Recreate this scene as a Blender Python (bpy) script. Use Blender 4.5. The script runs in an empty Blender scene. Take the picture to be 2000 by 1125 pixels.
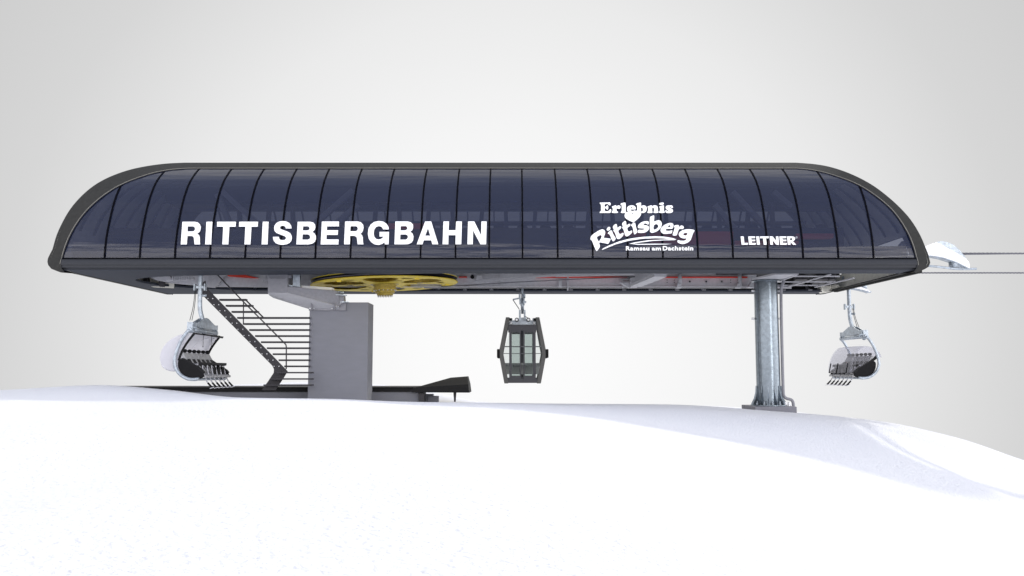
import bpy, bmesh, math, random
import numpy as np
from mathutils import Vector, Matrix, Euler
random.seed(4)
scene = bpy.context.scene
COL = scene.collection

# ------------------------------------------------------------------ camera
CZ = 1.7
FPX = 1700.0
TH = math.atan(163.0/FPX)
cam_d = bpy.data.cameras.new('camera'); cam = bpy.data.objects.new('camera', cam_d); COL.objects.link(cam)
cam.location = (0, 0, CZ); cam.rotation_euler = (math.pi/2+TH, 0, 0)
cam_d.sensor_width = 36.0; cam_d.lens = 36.0*FPX/2000.0
cam_d.clip_start = 0.1; cam_d.clip_end = 2000
scene.camera = cam
# ------------------------------------------------------------------ colour management
scene.view_settings.view_transform = 'Standard'
scene.view_settings.look = 'None'
scene.view_settings.exposure = 0.0
scene.view_settings.gamma = 1.0
scene.cycles.max_bounces = 8
scene.cycles.transparent_max_bounces = 16
scene.cycles.use_denoising = True
# ------------------------------------------------------------------ world: bright overcast sky, glow ahead, added glows out of view
world = bpy.data.worlds.new('World'); scene.world = world; world.use_nodes = True
nt = world.node_tree; N = nt.nodes; L = nt.links; N.clear()
def nd(nt, t, **kw):
    n = nt.nodes.new(t)
    for k, v in kw.items(): setattr(n, k, v)
    return n
def ramp(nt, stops, interp='LINEAR'):
    r = nt.nodes.new('ShaderNodeValToRGB'); r.color_ramp.interpolation = interp
    el = r.color_ramp.elements
    while len(el) > 1: el.remove(el[-1])
    el[0].position = stops[0][0]; el[0].color = (*stops[0][1], 1)
    for p, c in stops[1:]:
        e = el.new(p); e.color = (*c, 1)
    return r
tc = nd(nt, 'ShaderNodeTexCoord')
dot = nd(nt, 'ShaderNodeVectorMath', operation='DOT_PRODUCT')
gd = Vector((0, 1, 0.035)).normalized()
dot.inputs[1].default_value = gd
L.new(tc.outputs['Generated'], dot.inputs[0])
ac = nd(nt, 'ShaderNodeMath', operation='ARCCOSINE'); L.new(dot.outputs['Value'], ac.inputs[0])
dv = nd(nt, 'ShaderNodeMath', operation='DIVIDE'); L.new(ac.outputs[0], dv.inputs[0]); dv.inputs[1].default_value = math.radians(90)
g = lambda v: (v, v, v)
front = ramp(nt, [(0.0, g(.985)), (.06, g(.97)), (.154, g(.913)), (.242, g(.831)), (.339, g(.675)), (.41, g(.615)), (.56, (1.15, 1.14, 1.13)), (.66, (1.15, 1.15, 1.18)), (.80, (.80, .86, 1.04)), (.92, (.66, .72, .92)), (1.0, (.66, .72, .92))])
L.new(dv.outputs[0], front.inputs['Fac'])
# the rest of the sky (overhead and behind the camera) by elevation, with bright bands added for the glass reflections
sep = nd(nt, 'ShaderNodeSeparateXYZ'); L.new(tc.outputs['Generated'], sep.inputs[0])
mp = nd(nt, 'ShaderNodeMapping'); mp.inputs['Scale'].default_value = (1.2, 1.2, 13.0); L.new(tc.outputs['Generated'], mp.inputs[0])
no = nd(nt, 'ShaderNodeTexNoise'); no.inputs['Scale'].default_value = 1.6; no.inputs['Detail'].default_value = 4; L.new(mp.outputs[0], no.inputs[0])
am = nd(nt, 'ShaderNodeMath', operation='MULTIPLY_ADD'); L.new(no.outputs[0], am.inputs[0]); am.inputs[1].default_value = 0.28; L.new(sep.outputs['Z'], am.inputs[2])
back = ramp(nt, [(0.0, (1.2, 1.18, 1.2)), (.12, (2.5, 2.45, 2.45)), (.37, (3.3, 3.2, 3.2)), (.46, (1.9, 1.9, 2.0)), (.53, (.70, .76, .98)), (.58, (1.08, 1.10, 1.22)), (.62, (.68, .74, .96)), (.67, (1.02, 1.05, 1.18)), (.73, (.68, .74, .96)), (.80, (.95, .98, 1.12)), (.88, (.70, .76, .98)), (.95, (.90, .94, 1.08)), (1.0, (.70, .76, .96))])
L.new(am.outputs[0], back.inputs['Fac'])
mx = nd(nt, 'ShaderNodeMix', data_type='RGBA')
mr = nd(nt, 'ShaderNodeMapRange'); mr.inputs['From Min'].default_value = .80; mr.inputs['From Max'].default_value = .98
L.new(dv.outputs[0], mr.inputs['Value']); L.new(mr.outputs[0], mx.inputs['Factor'])
L.new(front.outputs[0], mx.inputs['A']); L.new(back.outputs[0], mx.inputs['B'])
# bright patch added behind the camera, out of view, for the column highlight
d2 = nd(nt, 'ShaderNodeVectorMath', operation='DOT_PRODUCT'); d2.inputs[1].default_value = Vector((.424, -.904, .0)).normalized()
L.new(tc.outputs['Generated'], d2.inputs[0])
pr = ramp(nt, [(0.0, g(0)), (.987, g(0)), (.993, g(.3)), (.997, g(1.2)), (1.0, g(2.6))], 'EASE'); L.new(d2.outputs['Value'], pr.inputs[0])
d3 = nd(nt, 'ShaderNodeVectorMath', operation='DOT_PRODUCT'); d3.inputs[1].default_value = Vector((1, -.1, .12)).normalized()  # added glow from the right, out of view, lightens right-hand faces
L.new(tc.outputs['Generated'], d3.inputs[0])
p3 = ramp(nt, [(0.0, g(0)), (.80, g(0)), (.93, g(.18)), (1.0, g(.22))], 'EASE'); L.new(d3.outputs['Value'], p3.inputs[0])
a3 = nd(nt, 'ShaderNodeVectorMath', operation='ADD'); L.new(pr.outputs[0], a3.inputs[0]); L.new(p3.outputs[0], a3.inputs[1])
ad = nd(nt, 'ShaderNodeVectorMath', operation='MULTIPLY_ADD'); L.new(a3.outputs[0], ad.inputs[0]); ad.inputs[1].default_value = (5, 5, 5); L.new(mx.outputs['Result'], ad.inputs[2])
bg = nd(nt, 'ShaderNodeBackground'); bg.inputs['Strength'].default_value = 1.0
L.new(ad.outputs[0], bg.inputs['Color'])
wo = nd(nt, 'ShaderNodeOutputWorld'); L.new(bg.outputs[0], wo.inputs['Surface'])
# ------------------------------------------------------------------ sun, behind the station and to its right
sd = bpy.data.lights.new('sun', 'SUN'); sd.energy = 1.5; sd.angle = math.radians(2.2); sd.color = (1.0, .965, .91)
sun = bpy.data.objects.new('sun', sd); COL.objects.link(sun)
sun.rotation_euler = Vector((-.45, -1.35, -1.0)).to_track_quat('-Z', 'Y').to_euler()
sun.location = (10, 60, 45)

# ------------------------------------------------------------------ projection helpers: a picture direction met at a real depth or height
ST, CT = math.sin(TH), math.cos(TH)
def ray(px, py):
    dx = (px-1000)/FPX; dy = (562.5-py)/FPX
    return dx, CT-dy*ST, ST+dy*CT
def P(px, py, Y):
    a, b, c = ray(px, py); t = Y/b
    return Vector((a*t, Y, CZ+c*t))
def H(px, py, h):
    a, b, c = ray(px, py); t = h/c
    return Vector((a*t, b*t, CZ+h))
def ZP(py, Y): return P(1000, py, Y).z
YN, YF = 31.8, 41.6
YC = .5*(YN+YF)
prof = [(560, 31.62), (530, 31.60), (512, 31.62), (508, 31.79), (504, 31.80), (488, 31.812), (470, 31.855), (452, 31.94), (433, 32.06), (393, 32.40), (359, 32.93), (340, 33.50), (329, 34.0), (317, 34.75)]
_pz = np.array([ZP(a, b) for a, b in prof]); _py = np.array([b for a, b in prof])
def pchip(x, xs, ys):
    xs = np.asarray(xs, float); ys = np.asarray(ys, float)
    h = np.diff(xs); d = np.diff(ys, axis=0)/h.reshape((-1,)+(1,)*(ys.ndim-1))
    m = np.zeros_like(ys)
    m[1:-1] = np.where(d[1:]*d[:-1] > 0, 2*d[1:]*d[:-1]/np.where(d[1:]+d[:-1] == 0, 1, d[1:]+d[:-1]), 0)
    m[0] = d[0]; m[-1] = d[-1]
    x = np.clip(np.asarray(x, float), xs[0], xs[-1])
    i = np.clip(np.searchsorted(xs, x)-1, 0, len(xs)-2)
    hh = h[i]; t = (x-xs[i])/hh
    if ys.ndim > 1:
        t = t[..., None]; hh = hh[..., None]
    return (2*t**3-3*t**2+1)*ys[i]+(t**3-2*t**2+t)*hh*m[i]+(-2*t**3+3*t**2)*ys[i+1]+(t**3-t**2)*hh*m[i+1]
_tz = np.linspace(_pz[0], _pz[-1], 400); _ty = pchip(_tz, _pz, _py)
def Yp(z): return float(np.interp(z, _tz, _ty))
def G(px, py, d=0.0):
    Y = 32.0
    for _ in range(30): Y = Yp(P(px, py, Y).z)-d
    return P(px, py, Y)

# ------------------------------------------------------------------ materials
MATS = {}
def mat(name, col, rough=.5, metal=0.0, spec=.5, noise=None, bump=None, stretch=(1, 1, 1), coat=0):
    m = bpy.data.materials.new(name); m.use_nodes = True
    nt = m.node_tree; p = nt.nodes['Principled BSDF']
    p.inputs['Base Color'].default_value = (*col, 1); p.inputs['Roughness'].default_value = rough
    p.inputs['Metallic'].default_value = metal; p.inputs['Specular IOR Level'].default_value = spec
    p.inputs['Coat Weight'].default_value = coat
    if noise or bump:
        tc = nd(nt, 'ShaderNodeTexCoord'); mp = nd(nt, 'ShaderNodeMapping'); mp.inputs['Scale'].default_value = stretch
        nt.links.new(tc.outputs['Object'], mp.inputs[0])
    if noise:
        sc, amt = noise
        n = nd(nt, 'ShaderNodeTexNoise'); n.inputs['Scale'].default_value = sc; n.inputs['Detail'].default_value = 6
        nt.links.new(mp.outputs[0], n.inputs[0])
        r = ramp(nt, [(.3, tuple(c*(1-amt) for c in col)), (.7, tuple(min(1, c*(1+amt)) for c in col))])
        nt.links.new(n.outputs[0], r.inputs[0]); nt.links.new(r.outputs[0], p.inputs['Base Color'])
    if bump:
        sc, st = bump
        n = nd(nt, 'ShaderNodeTexNoise'); n.inputs['Scale'].default_value = sc; n.inputs['Detail'].default_value = 4
        nt.links.new(mp.outputs[0], n.inputs[0])
        b = nd(nt, 'ShaderNodeBump'); b.inputs['Strength'].default_value = st; b.inputs['Distance'].default_value = .02
        nt.links.new(n.outputs[0], b.inputs['Height']); nt.links.new(b.outputs[0], p.inputs['Normal'])
    MATS[name] = m
    return m
def glass_mat(name, col, tint, fac, rough=.03, ior=1.5, wave=0.0):
    m = bpy.data.materials.new(name); m.use_nodes = True
    nt = m.node_tree; p = nt.nodes['Principled BSDF']; out = nt.nodes['Material Output']
    p.inputs['Base Color'].default_value = (*col, 1); p.inputs['Roughness'].default_value = rough; p.inputs['IOR'].default_value = ior
    t = nd(nt, 'ShaderNodeBsdfTransparent'); t.inputs[0].default_value = (*tint, 1)
    mx = nd(nt, 'ShaderNodeMixShader'); mx.inputs[0].default_value = fac
    nt.links.new(t.outputs[0], mx.inputs[1]); nt.links.new(p.outputs[0], mx.inputs[2]); nt.links.new(mx.outputs[0], out.inputs[0])
    if wave:
        tc = nd(nt, 'ShaderNodeTexCoord'); mp = nd(nt, 'ShaderNodeMapping'); mp.inputs['Scale'].default_value = (.16, 1, 2.6)
        nt.links.new(tc.outputs['Object'], mp.inputs[0])
        n = nd(nt, 'ShaderNodeTexNoise'); n.inputs['Scale'].default_value = 1.3; n.inputs['Detail'].default_value = 3
        nt.links.new(mp.outputs[0], n.inputs[0])
        b = nd(nt, 'ShaderNodeBump'); b.inputs['Strength'].default_value = wave; b.inputs['Distance'].default_value = .3
        nt.links.new(n.outputs[0], b.inputs['Height']); nt.links.new(b.outputs[0], p.inputs['Normal'])
    MATS[name] = m
    return m
mat('rim', (.038, .038, .036), .85, spec=.12, noise=(9, .10), bump=(60, .25))
mat('rim_gasket', (.012, .012, .013), .6)
mat('rim_trim', (.24, .23, .20), .45)
mat('skirt', (.036, .038, .044), .5, spec=.18, noise=(14, .07), bump=(40, .12))
mat('soffit', (.040, .046, .062), .75, spec=.2, noise=(30, .12))
mat('roof_lining', (.10, .10, .11), .8, noise=(4, .1))
mat('cream', (.86, .84, .74), .7, noise=(5, .08), bump=(20, .2))
mat('mullion', (.003, .003, .005), .6, spec=.03)
glass_mat('canopy_glass', (.010, .015, .042), (.60, .63, .73), .70, rough=.05, ior=1.60, wave=.10)
glass_mat('cabin_glass', (.02, .03, .03), (.88, .915, .905), .12)
mat('concrete', (.205, .21, .24), .85, noise=(1.6, .035), bump=(22, .22), stretch=(1, 1, 3.2))
mat('plinth', (.20, .20, .225), .85, noise=(6, .08), bump=(14, .3))
mat('girder_grey', (.60, .60, .635), .6, spec=.3, noise=(8, .07), bump=(50, .08))
mat('steel_grey', (.26, .26, .285), .6, spec=.3, noise=(8, .07), bump=(50, .08))
mat('steel_light', (.52, .52, .55), .6, noise=(8, .06))
mat('dark_steel', (.045, .043, .048), .6, spec=.3, noise=(25, .18))
mat('black_sheet', (.008, .008, .009), .6, spec=.2, noise=(9, .2))
mat('black_matt', (.006, .006, .007), .7, spec=.2)
mat('deck', (.035, .035, .038), .8)
mat('galv', (.40, .445, .49), .42, metal=.55, noise=(7, .26), bump=(30, .12))
mat('galv_column', (.185, .215, .245), .24, metal=.8, noise=(7, .16), bump=(25, .10))
mat('bright_metal', (.75, .76, .78), .35, metal=.2)
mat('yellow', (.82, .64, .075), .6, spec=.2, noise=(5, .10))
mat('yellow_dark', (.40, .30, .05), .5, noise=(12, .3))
mat('red', (.85, .06, .03), .5)
mat('rope', (.14, .14, .16), .6, metal=.3, noise=(45, .5), stretch=(1, 6, 6))
mat('white_sign', (.95, .95, .94), .5)
mat('white_sheet', (.93, .93, .93), .5)
mat('seat_grey', (.33, .33, .335), .7, noise=(20, .1))
mat('cabin_frame', (.072, .072, .070), .5, noise=(12, .08))
mat('cabin_dark', (.035, .036, .045), .5)
mat('bar_grey', (.42, .42, .45), .4, metal=.3)
def bubble_mat(name, fac, tint):
    m = bpy.data.materials.new(name); m.use_nodes = True
    nt = m.node_tree; p = nt.nodes['Principled BSDF']; out = nt.nodes['Material Output']
    p.inputs['Base Color'].default_value = (.86, .85, .88, 1); p.inputs['Roughness'].default_value = .25
    tl = nd(nt, 'ShaderNodeBsdfTranslucent'); tl.inputs[0].default_value = (.8, .8, .86, 1)
    m1 = nd(nt, 'ShaderNodeMixShader'); m1.inputs[0].default_value = .4
    nt.links.new(p.outputs[0], m1.inputs[1]); nt.links.new(tl.outputs[0], m1.inputs[2])
    t = nd(nt, 'ShaderNodeBsdfTransparent'); t.inputs[0].default_value = (*tint, 1)
    m2 = nd(nt, 'ShaderNodeMixShader'); m2.inputs[0].default_value = fac
    nt.links.new(t.outputs[0], m2.inputs[1]); nt.links.new(m1.outputs[0], m2.inputs[2]); nt.links.new(m2.outputs[0], out.inputs[0])
    MATS[name] = m
bubble_mat('bubble_open', .88, (.8, .8, .86))
bubble_mat('bubble_closed', .30, (.80, .80, .84))
bubble_mat('bubble_side', .10, (.86, .86, .9))
# snow
m = bpy.data.materials.new('snow'); m.use_nodes = True; nt = m.node_tree; p = nt.nodes['Principled BSDF']
p.inputs['Base Color'].default_value = (.873, .873, .882, 1); p.inputs['Roughness'].default_value = .75; p.inputs['Specular IOR Level'].default_value = .15
tc = nd(nt, 'ShaderNodeTexCoord')
n1 = nd(nt, 'ShaderNodeTexNoise'); n1.inputs['Scale'].default_value = 14; n1.inputs['Detail'].default_value = 5
n2 = nd(nt, 'ShaderNodeTexNoise'); n2.inputs['Scale'].default_value = 1.3; n2.inputs['Detail'].default_value = 3
for n in (n1, n2): nt.links.new(tc.outputs['Object'], n.inputs[0])
b1 = nd(nt, 'ShaderNodeBump'); b1.inputs['Strength'].default_value = .85; b1.inputs['Distance'].default_value = .076
b2 = nd(nt, 'ShaderNodeBump'); b2.inputs['Strength'].default_value = .5; b2.inputs['Distance'].default_value = .12
nt.links.new(n2.outputs[0], b2.inputs['Height']); nt.links.new(n1.outputs[0], b1.inputs['Height'])
nt.links.new(b2.outputs[0], b1.inputs['Normal']); nt.links.new(b1.outputs[0], p.inputs['Normal'])
MATS['snow'] = m

# ------------------------------------------------------------------ mesh helpers
def root_loc(o):
    v = Vector((0, 0, 0))
    while o: v = v+Vector(o.location); o = o.parent
    return v
class MB:
    def __init__(s): s.v = []; s.f = []; s.sm = []
    def add(s, vs, fs, smooth=False):
        o = len(s.v); s.v += [tuple(v) for v in vs]
        for f in fs: s.f.append([i+o for i in f]); s.sm.append(smooth)
        return s
    def box(s, x0, x1, y0, y1, z0, z1):
        return s.add([(x0, y0, z0), (x1, y0, z0), (x1, y1, z0), (x0, y1, z0), (x0, y0, z1), (x1, y0, z1), (x1, y1, z1), (x0, y1, z1)],
                     [(0, 3, 2, 1), (4, 5, 6, 7), (0, 1, 5, 4), (1, 2, 6, 5), (2, 3, 7, 6), (3, 0, 4, 7)])
    def obox(s, c, ax, ay, az, sx, sy, sz):
        c = Vector(c); ax = Vector(ax).normalized()*sx/2; ay = Vector(ay).normalized()*sy/2; az = Vector(az).normalized()*sz/2
        vs = [c+i*ax+j*ay+k*az for k in (-1, 1) for i, j in ((-1, -1), (1, -1), (1, 1), (-1, 1))]
        return s.add(vs, [(0, 3, 2, 1), (4, 5, 6, 7), (0, 1, 5, 4), (1, 2, 6, 5), (2, 3, 7, 6), (3, 0, 4, 7)])
    def bar(s, a, b, w, h, up=(0, 0, 1)):
        a = Vector(a); b = Vector(b); d = (b-a); L_ = d.length; d.normalize()
        sd_ = d.cross(Vector(up))
        if sd_.length < 1e-4: sd_ = d.cross(Vector((0, 1, 0)))
        sd_.normalize(); u = sd_.cross(d)
        return s.obox((a+b)/2, d, sd_, u, L_, w, h)
    def prism(s, A, B):
        n = len(A)
        return s.add(list(A)+list(B), [list(range(n-1, -1, -1)), list(range(n, 2*n))]+[(i, (i+1) % n, n+(i+1) % n, n+i) for i in range(n)])
    def polyY(s, pts, Y0, Y1):
        """picture polygon standing in the plane Y0, made solid back to Y1"""
        A = [P(x, y, Y0) for x, y in pts]; B = [Vector((a.x, Y1, a.z)) for a in A]
        return s.prism(A, B)
    def tube(s, pts, r, seg=10, caps=True, smooth_path=0):
        pts = [Vector(p_) for p_ in pts]
        if smooth_path:
            for _ in range(smooth_path):
                q = [pts[0]]
                for a, b in zip(pts, pts[1:]): q += [a*.75+b*.25, a*.25+b*.75]
                q.append(pts[-1]); pts = q
        rs = r if isinstance(r, (list, tuple)) else [r]*len(pts)
        t0 = (pts[1]-pts[0]).normalized()
        nrm = t0.cross(Vector((0, 0, 1)))
        if nrm.length < .05: nrm = t0.cross(Vector((0, 1, 0)))
        nrm.normalize(); vs = []; n = len(pts)
        for i, p_ in enumerate(pts):
            t = (pts[min(i+1, n-1)]-pts[max(i-1, 0)]).normalized()
            nrm = (nrm-t*nrm.dot(t)).normalized(); bn = t.cross(nrm)
            for k in range(seg):
                a = 2*math.pi*k/seg
                vs.append(p_+(nrm*math.cos(a)+bn*math.sin(a))*rs[i])
        fs = [(i*seg+k, i*seg+(k+1) % seg, (i+1)*seg+(k+1) % seg, (i+1)*seg+k) for i in range(n-1) for k in range(seg)]
        s.add(vs, fs, True)
        if caps: s.add([vs[k] for k in range(seg)], [list(range(seg-1, -1, -1))]); s.add([vs[(n-1)*seg+k] for k in range(seg)], [list(range(seg))])
        return s
    def lathe(s, prof_, c, axis='Z', seg=48, close=False, smooth=True, rot=None):
        """prof_: (radius, along-axis) pairs"""
        c = Vector(c); vs = []; n = len(prof_)
        for r, h in prof_:
            for k in range(seg):
                a = 2*math.pi*k/seg
                v = Vector((r*math.cos(a), r*math.sin(a), h))
                if axis == 'Y': v = Vector((v.x, v.z, v.y))
                if axis == 'X': v = Vector((v.z, v.x, v.y))
                if rot is not None: v = rot @ v
                vs.append(c+v)
        rg = range(n if close else n-1)
        s.add(vs, [(i*seg+k, i*seg+(k+1) % seg, ((i+1) % n)*seg+(k+1) % seg, ((i+1) % n)*seg+k) for i in rg for k in range(seg)], smooth)
        return s
    def cyl(s, c, r, h, axis='Z', seg=20, rot=None):
        s.lathe([(r, -h/2), (r, h/2)], c, axis, seg, rot=rot)
        s.lathe([(0.0001, -h/2), (r, -h/2)], c, axis, seg, smooth=False, rot=rot); s.lathe([(r, h/2), (0.0001, h/2)], c, axis, seg, smooth=False, rot=rot)
        return s
    def ell(s, c, rx, ry, rz, seg=16, rings=9):
        c = Vector(c); vs = []
        for i in range(rings+1):
            t = math.pi*i/rings
            for k in range(seg):
                a = 2*math.pi*k/seg
                vs.append(c+Vector((rx*math.sin(t)*math.cos(a), ry*math.sin(t)*math.sin(a), rz*math.cos(t))))
        return s.add(vs, [(i*seg+k, (i+1)*seg+k, (i+1)*seg+(k+1) % seg, i*seg+(k+1) % seg) for i in range(rings) for k in range(seg)], True)
    def build(s, name, mt, parent=None, bevel=0, **props):
        me = bpy.data.meshes.new(name)
        o = bpy.data.objects.new(name, me); COL.objects.link(o)
        loc = Vector((0, 0, 0))
        if parent is not None: o.parent = parent; loc = root_loc(parent)
        elif 'loc' in props: loc = Vector(props.pop('loc')); o.location = loc
        me.from_pydata([tuple(Vector(v)-loc) for v in s.v], [], s.f)
        me.polygons.foreach_set('use_smooth', s.sm)
        bm = bmesh.new(); bm.from_mesh(me); bmesh.ops.remove_doubles(bm, verts=bm.verts, dist=1e-5); 
        if not props.pop('keep_normals', False): bmesh.ops.recalc_face_normals(bm, faces=bm.faces)
        bm.to_mesh(me); bm.free()
        me.materials.append(MATS[mt])
        if bevel:
            b = o.modifiers.new('bevel', 'BEVEL'); b.width = bevel; b.segments = 2; b.limit_method = 'ANGLE'; b.angle_limit = math.radians(50)
        for k, v in props.items(): o[k] = v
        return o
def thing(name, label, cat, loc=(0, 0, 0), group=None):
    o = bpy.data.objects.new(name, None); COL.objects.link(o); o.location = loc
    o.empty_display_size = .3
    o['label'] = label; o['category'] = cat
    if group: o['group'] = group
    bpy.context.view_layer.update()
    return o

# ================================================================== SNOW
colx = [-900, -400, 0, 200, 330, 480, 640, 800, 960, 1100, 1300, 1500, 1700, 1860, 2000, 2300, 2900]
rows = {
 6:   [1100, 1095, 1090, 1085, 1085, 1085, 1085, 1085, 1090, 1095, 1110, 1130, 1160, 1185, 1210, 1260, 1300],
 10:  [915, 915, 915, 915, 915, 915, 918, 925, 935, 950, 985, 1030, 1080, 1115, 1145, 1200, 1240],
 15:  [815, 818, 822, 826, 828, 828, 832, 843, 856, 872, 905, 945, 995, 1035, 1065, 1120, 1160],
 21:  [770, 774, 782, 789, 788, 781, 783, 792, 800, 813, 839, 871, 914, 952, 985, 1050, 1100],
 27:  [776, 776, 773, 768, 772, 778.5, 779.5, 785, 790, 797, 813, 836, 868, 908, 945, 1000, 1060],
 33:  [774, 770, 762, 752, 761, 776, 778, 784, 786, 788, 790.5, 803, 821, 855, 903, 970, 1050],
 38:  [778, 774, 766, 758, 764, 778, 780, 786, 788, 789.5, 791, 803, 824, 860, 906, 975, 1050],
 46:  [785, 780, 774, 762, 755, 752, 747, 760, 788, 792, 793, 800, 828, 868, 915, 985, 1060],
 54:  [795, 790, 785, 770, 757, 751, 745, 757, 786, 789, 790, 800, 835, 880, 925, 995, 1070],
 62:  [850, 845, 840, 830, 820, 815, 815, 820, 830, 835, 840, 850, 880, 920, 965, 1030, 1100],
 90:  [1300]*17, 160: [1800]*17}
rY = sorted(rows)
ZT = np.array([[CZ-(y-725.5)/FPX*Y for y in rows[Y]] for Y in rY])
def terrain(xs, ys):
    """xs, ys 1-D arrays -> z grid"""
    out = np.zeros((len(ys), len(xs)))
    fine = pchip(ys.clip(6, 160), rY, ZT)
    for j, y in enumerate(ys):
        yy = max(y, 6.0)
        px = 1000+FPX*xs/max(yy, 6.0)
        out[j] = pchip(px, colx, fine[j])
    return out
def spaced(a, b, dens):
    v = [a]
    while v[-1] < b: v.append(v[-1]+dens(v[-1]))
    return np.array(v)
gx = spaced(-110, 110, lambda x: .3 if abs(x) < 26 else .3+(abs(x)-26)*.12)
gy = spaced(-60, 160, lambda y: 3 if y < 0 else (.3 if y < 60 else .3+(y-60)*.1))
gz = terrain(gx, gy)
XX, YY = np.meshgrid(gx, gy)
rough = (np.sin(XX*.61+1.3*np.sin(YY*.37))*np.cos(YY*.53+.8*np.sin(XX*.29)))*.07+(np.sin(XX*1.7+YY*.9)*np.cos(YY*1.31-XX*.4))*.012
rough = rough*.6+(rough*1.2+.09*np.sin(YY*.62+XX*.12+.5))*np.clip((1-XX)/6, 0, 1)*np.clip((19-YY)/6, 0, 1)
fade = np.clip((32-YY)/10, 0, 1)*np.clip((YY+5)/8, 0, 1)
gz = gz+rough*fade
ny, nx = gz.shape
vs = [(gx[i], gy[j], gz[j, i]) for j in range(ny) for i in range(nx)]
fs = [(j*nx+i, j*nx+i+1, (j+1)*nx+i+1, (j+1)*nx+i) for j in range(ny-1) for i in range(nx-1)]
mb = MB(); mb.add(vs, fs, True)
mb.build('snow_ground', 'snow', kind='structure', keep_normals=True)

# ================================================================== STATION CANOPY
station = thing('lift_station', 'long dark-glazed lift station canopy with rounded ends, raised above the snow', 'lift station', (-.85, YC, CZ+3.6))
def resample(pts, n):
    pts = [Vector(p_) for p_ in pts]; d = [0]
    for a, b in zip(pts, pts[1:]): d.append(d[-1]+(b-a).length)
    arr = np.array([tuple(p_) for p_ in pts]); t = np.linspace(0, d[-1], n)
    return [Vector(v) for v in pchip(t, d, arr)]
outL = [(120, 532.5), (108, 528), (99.5, 524), (95, 517), (94.7, 506), (104, 486.7), (110.7, 463), (125.3, 430.7), (140, 406.7), (166.7, 377.3), (193.3, 357.3), (225.3, 341.8), (260, 330.6), (300, 323), (332, 319.5), (361, 318.2)]
outR = [(1554, 318.2), (1582, 320.2), (1608, 323.8), (1636, 331), (1670.5, 344.5), (1702, 361.5), (1730, 382), (1758.7, 408), (1778.6, 431), (1795.7, 459), (1805.7, 482), (1813, 502), (1815.6, 515), (1811, 523), (1800, 528), (1787, 534)]
inL = [(124, 531), (119.5, 526), (118, 520), (119, 512), (122, 503), (130, 476), (142.7, 449), (166.7, 414.7), (198.7, 385), (230.7, 364), (268, 348), (308, 336), (340, 330.8), (369, 328.8)]
inR = [(1555, 328.8), (1575, 330.5), (1596.5, 334), (1636, 345), (1676, 361), (1716, 387), (1744.5, 413), (1764, 440), (1778.6, 468), (1787.6, 496), (1791.5, 510), (1792.5, 518), (1790, 527), (1785, 532)]
nE, nM = 44, 40
def outline(Lp, Rp):
    a = resample([G(*q) for q in Lp], nE); b = resample([G(*q) for q in Rp], nE)
    mid = [a[-1].lerp(b[0], k/nM) for k in range(1, nM)]
    return a+mid+b
oc = outline(outL, outR); ic = outline(inL, inR)
n = len(oc)
def front_off(v, d=.05): return Vector((v.x, v.y-d, v.z))
def mir(v): return Vector((v.x, 2*YC-v.y, max(v.z, CZ+3.695)))
cxm = -.85
def inset(v, d):
    c = Vector((max(-12.5, min(10.8, v.x)), 0, CZ+5.2)); w = Vector((c.x-v.x, 0, c.z-v.z))
    return v+w.normalized()*d
for side in (0, 1):
    f = (lambda v: v) if side == 0 else mir
    mb = MB(); V = []
    for i in range(n):
        V += [f(front_off(oc[i])), f(front_off(ic[i])), f(Vector((ic[i].x, ic[i].y+.10, ic[i].z)))]
    mb.add(V, [(3*i, 3*i+1, 3*i+4, 3*i+3) for i in range(n-1)]+[(3*i+1, 3*i+2, 3*i+5, 3*i+4) for i in range(n-1)], True)
    rim = mb.build('rim', 'rim', station, keep_normals=False)
    es = rim.modifiers.new('e', 'EDGE_SPLIT'); es.split_angle = math.radians(40)
    mb = MB(); mb.tube([f(front_off(inset(v, .02), .035)) for v in ic], .022, 6)
    mb.build('gasket', 'rim_gasket', rim)
    if side == 0:
        mb = MB(); mb.tube([front_off(v, .052) for v in ic[2:-2]], .011, 6)
        mb.build('trim', 'rim_trim', rim)
# shell: roof and rounded ends between the two rims
def shell(d, i0, i1, fr, name, mt):
    mb = MB()
    for i in range(i0, i1):
        for t0, t1 in fr:
            q = []
            for (v, t) in ((oc[i], t0), (oc[i+1], t0), (oc[i+1], t1), (oc[i], t1)):
                a = front_off(v); b = mir(a); w = inset(v, d) if d else v
                q.append((w.x, a.y+(b.y-a.y)*t, w.z if t < .05 else max(w.z, CZ+3.70)))
            mb.add(q, [(0, 1, 2, 3)], True)
    return mb.build(name, mt, station)
full = [(k/8, (k+1)/8) for k in range(8)]
edges = [(0, .125), (.875, 1)]
shell(0, 0, nE+nM-1, full, 'roof', 'rim')
shell(0, nE+nM-1, n-12, full, 'end_hood', 'rim')
shell(0, n-12, n-8, [(0, .14)], 'hood_cheek', 'rim'); shell(0, n-12, n-8, [(.86, 1)], 'hood_cheek', 'rim')
shell(0, n-8, n-1, full, 'end_lip', 'rim')
shell(.09, 4, 30, full, 'end_lining', 'cream')
shell(.09, 30, n-30, full, 'roof_lining', 'roof_lining')
shell(.09, n-30, n-12, full, 'end_lining', 'cream')
shell(.09, n-8, n-4, full, 'end_lining', 'cream')
mb = MB(); mb.bar(P(1797, 529.5, 32.2), P(1632, 568, 40.0), .16, .13); mb.build('lip_edge', 'rim', station)
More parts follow.
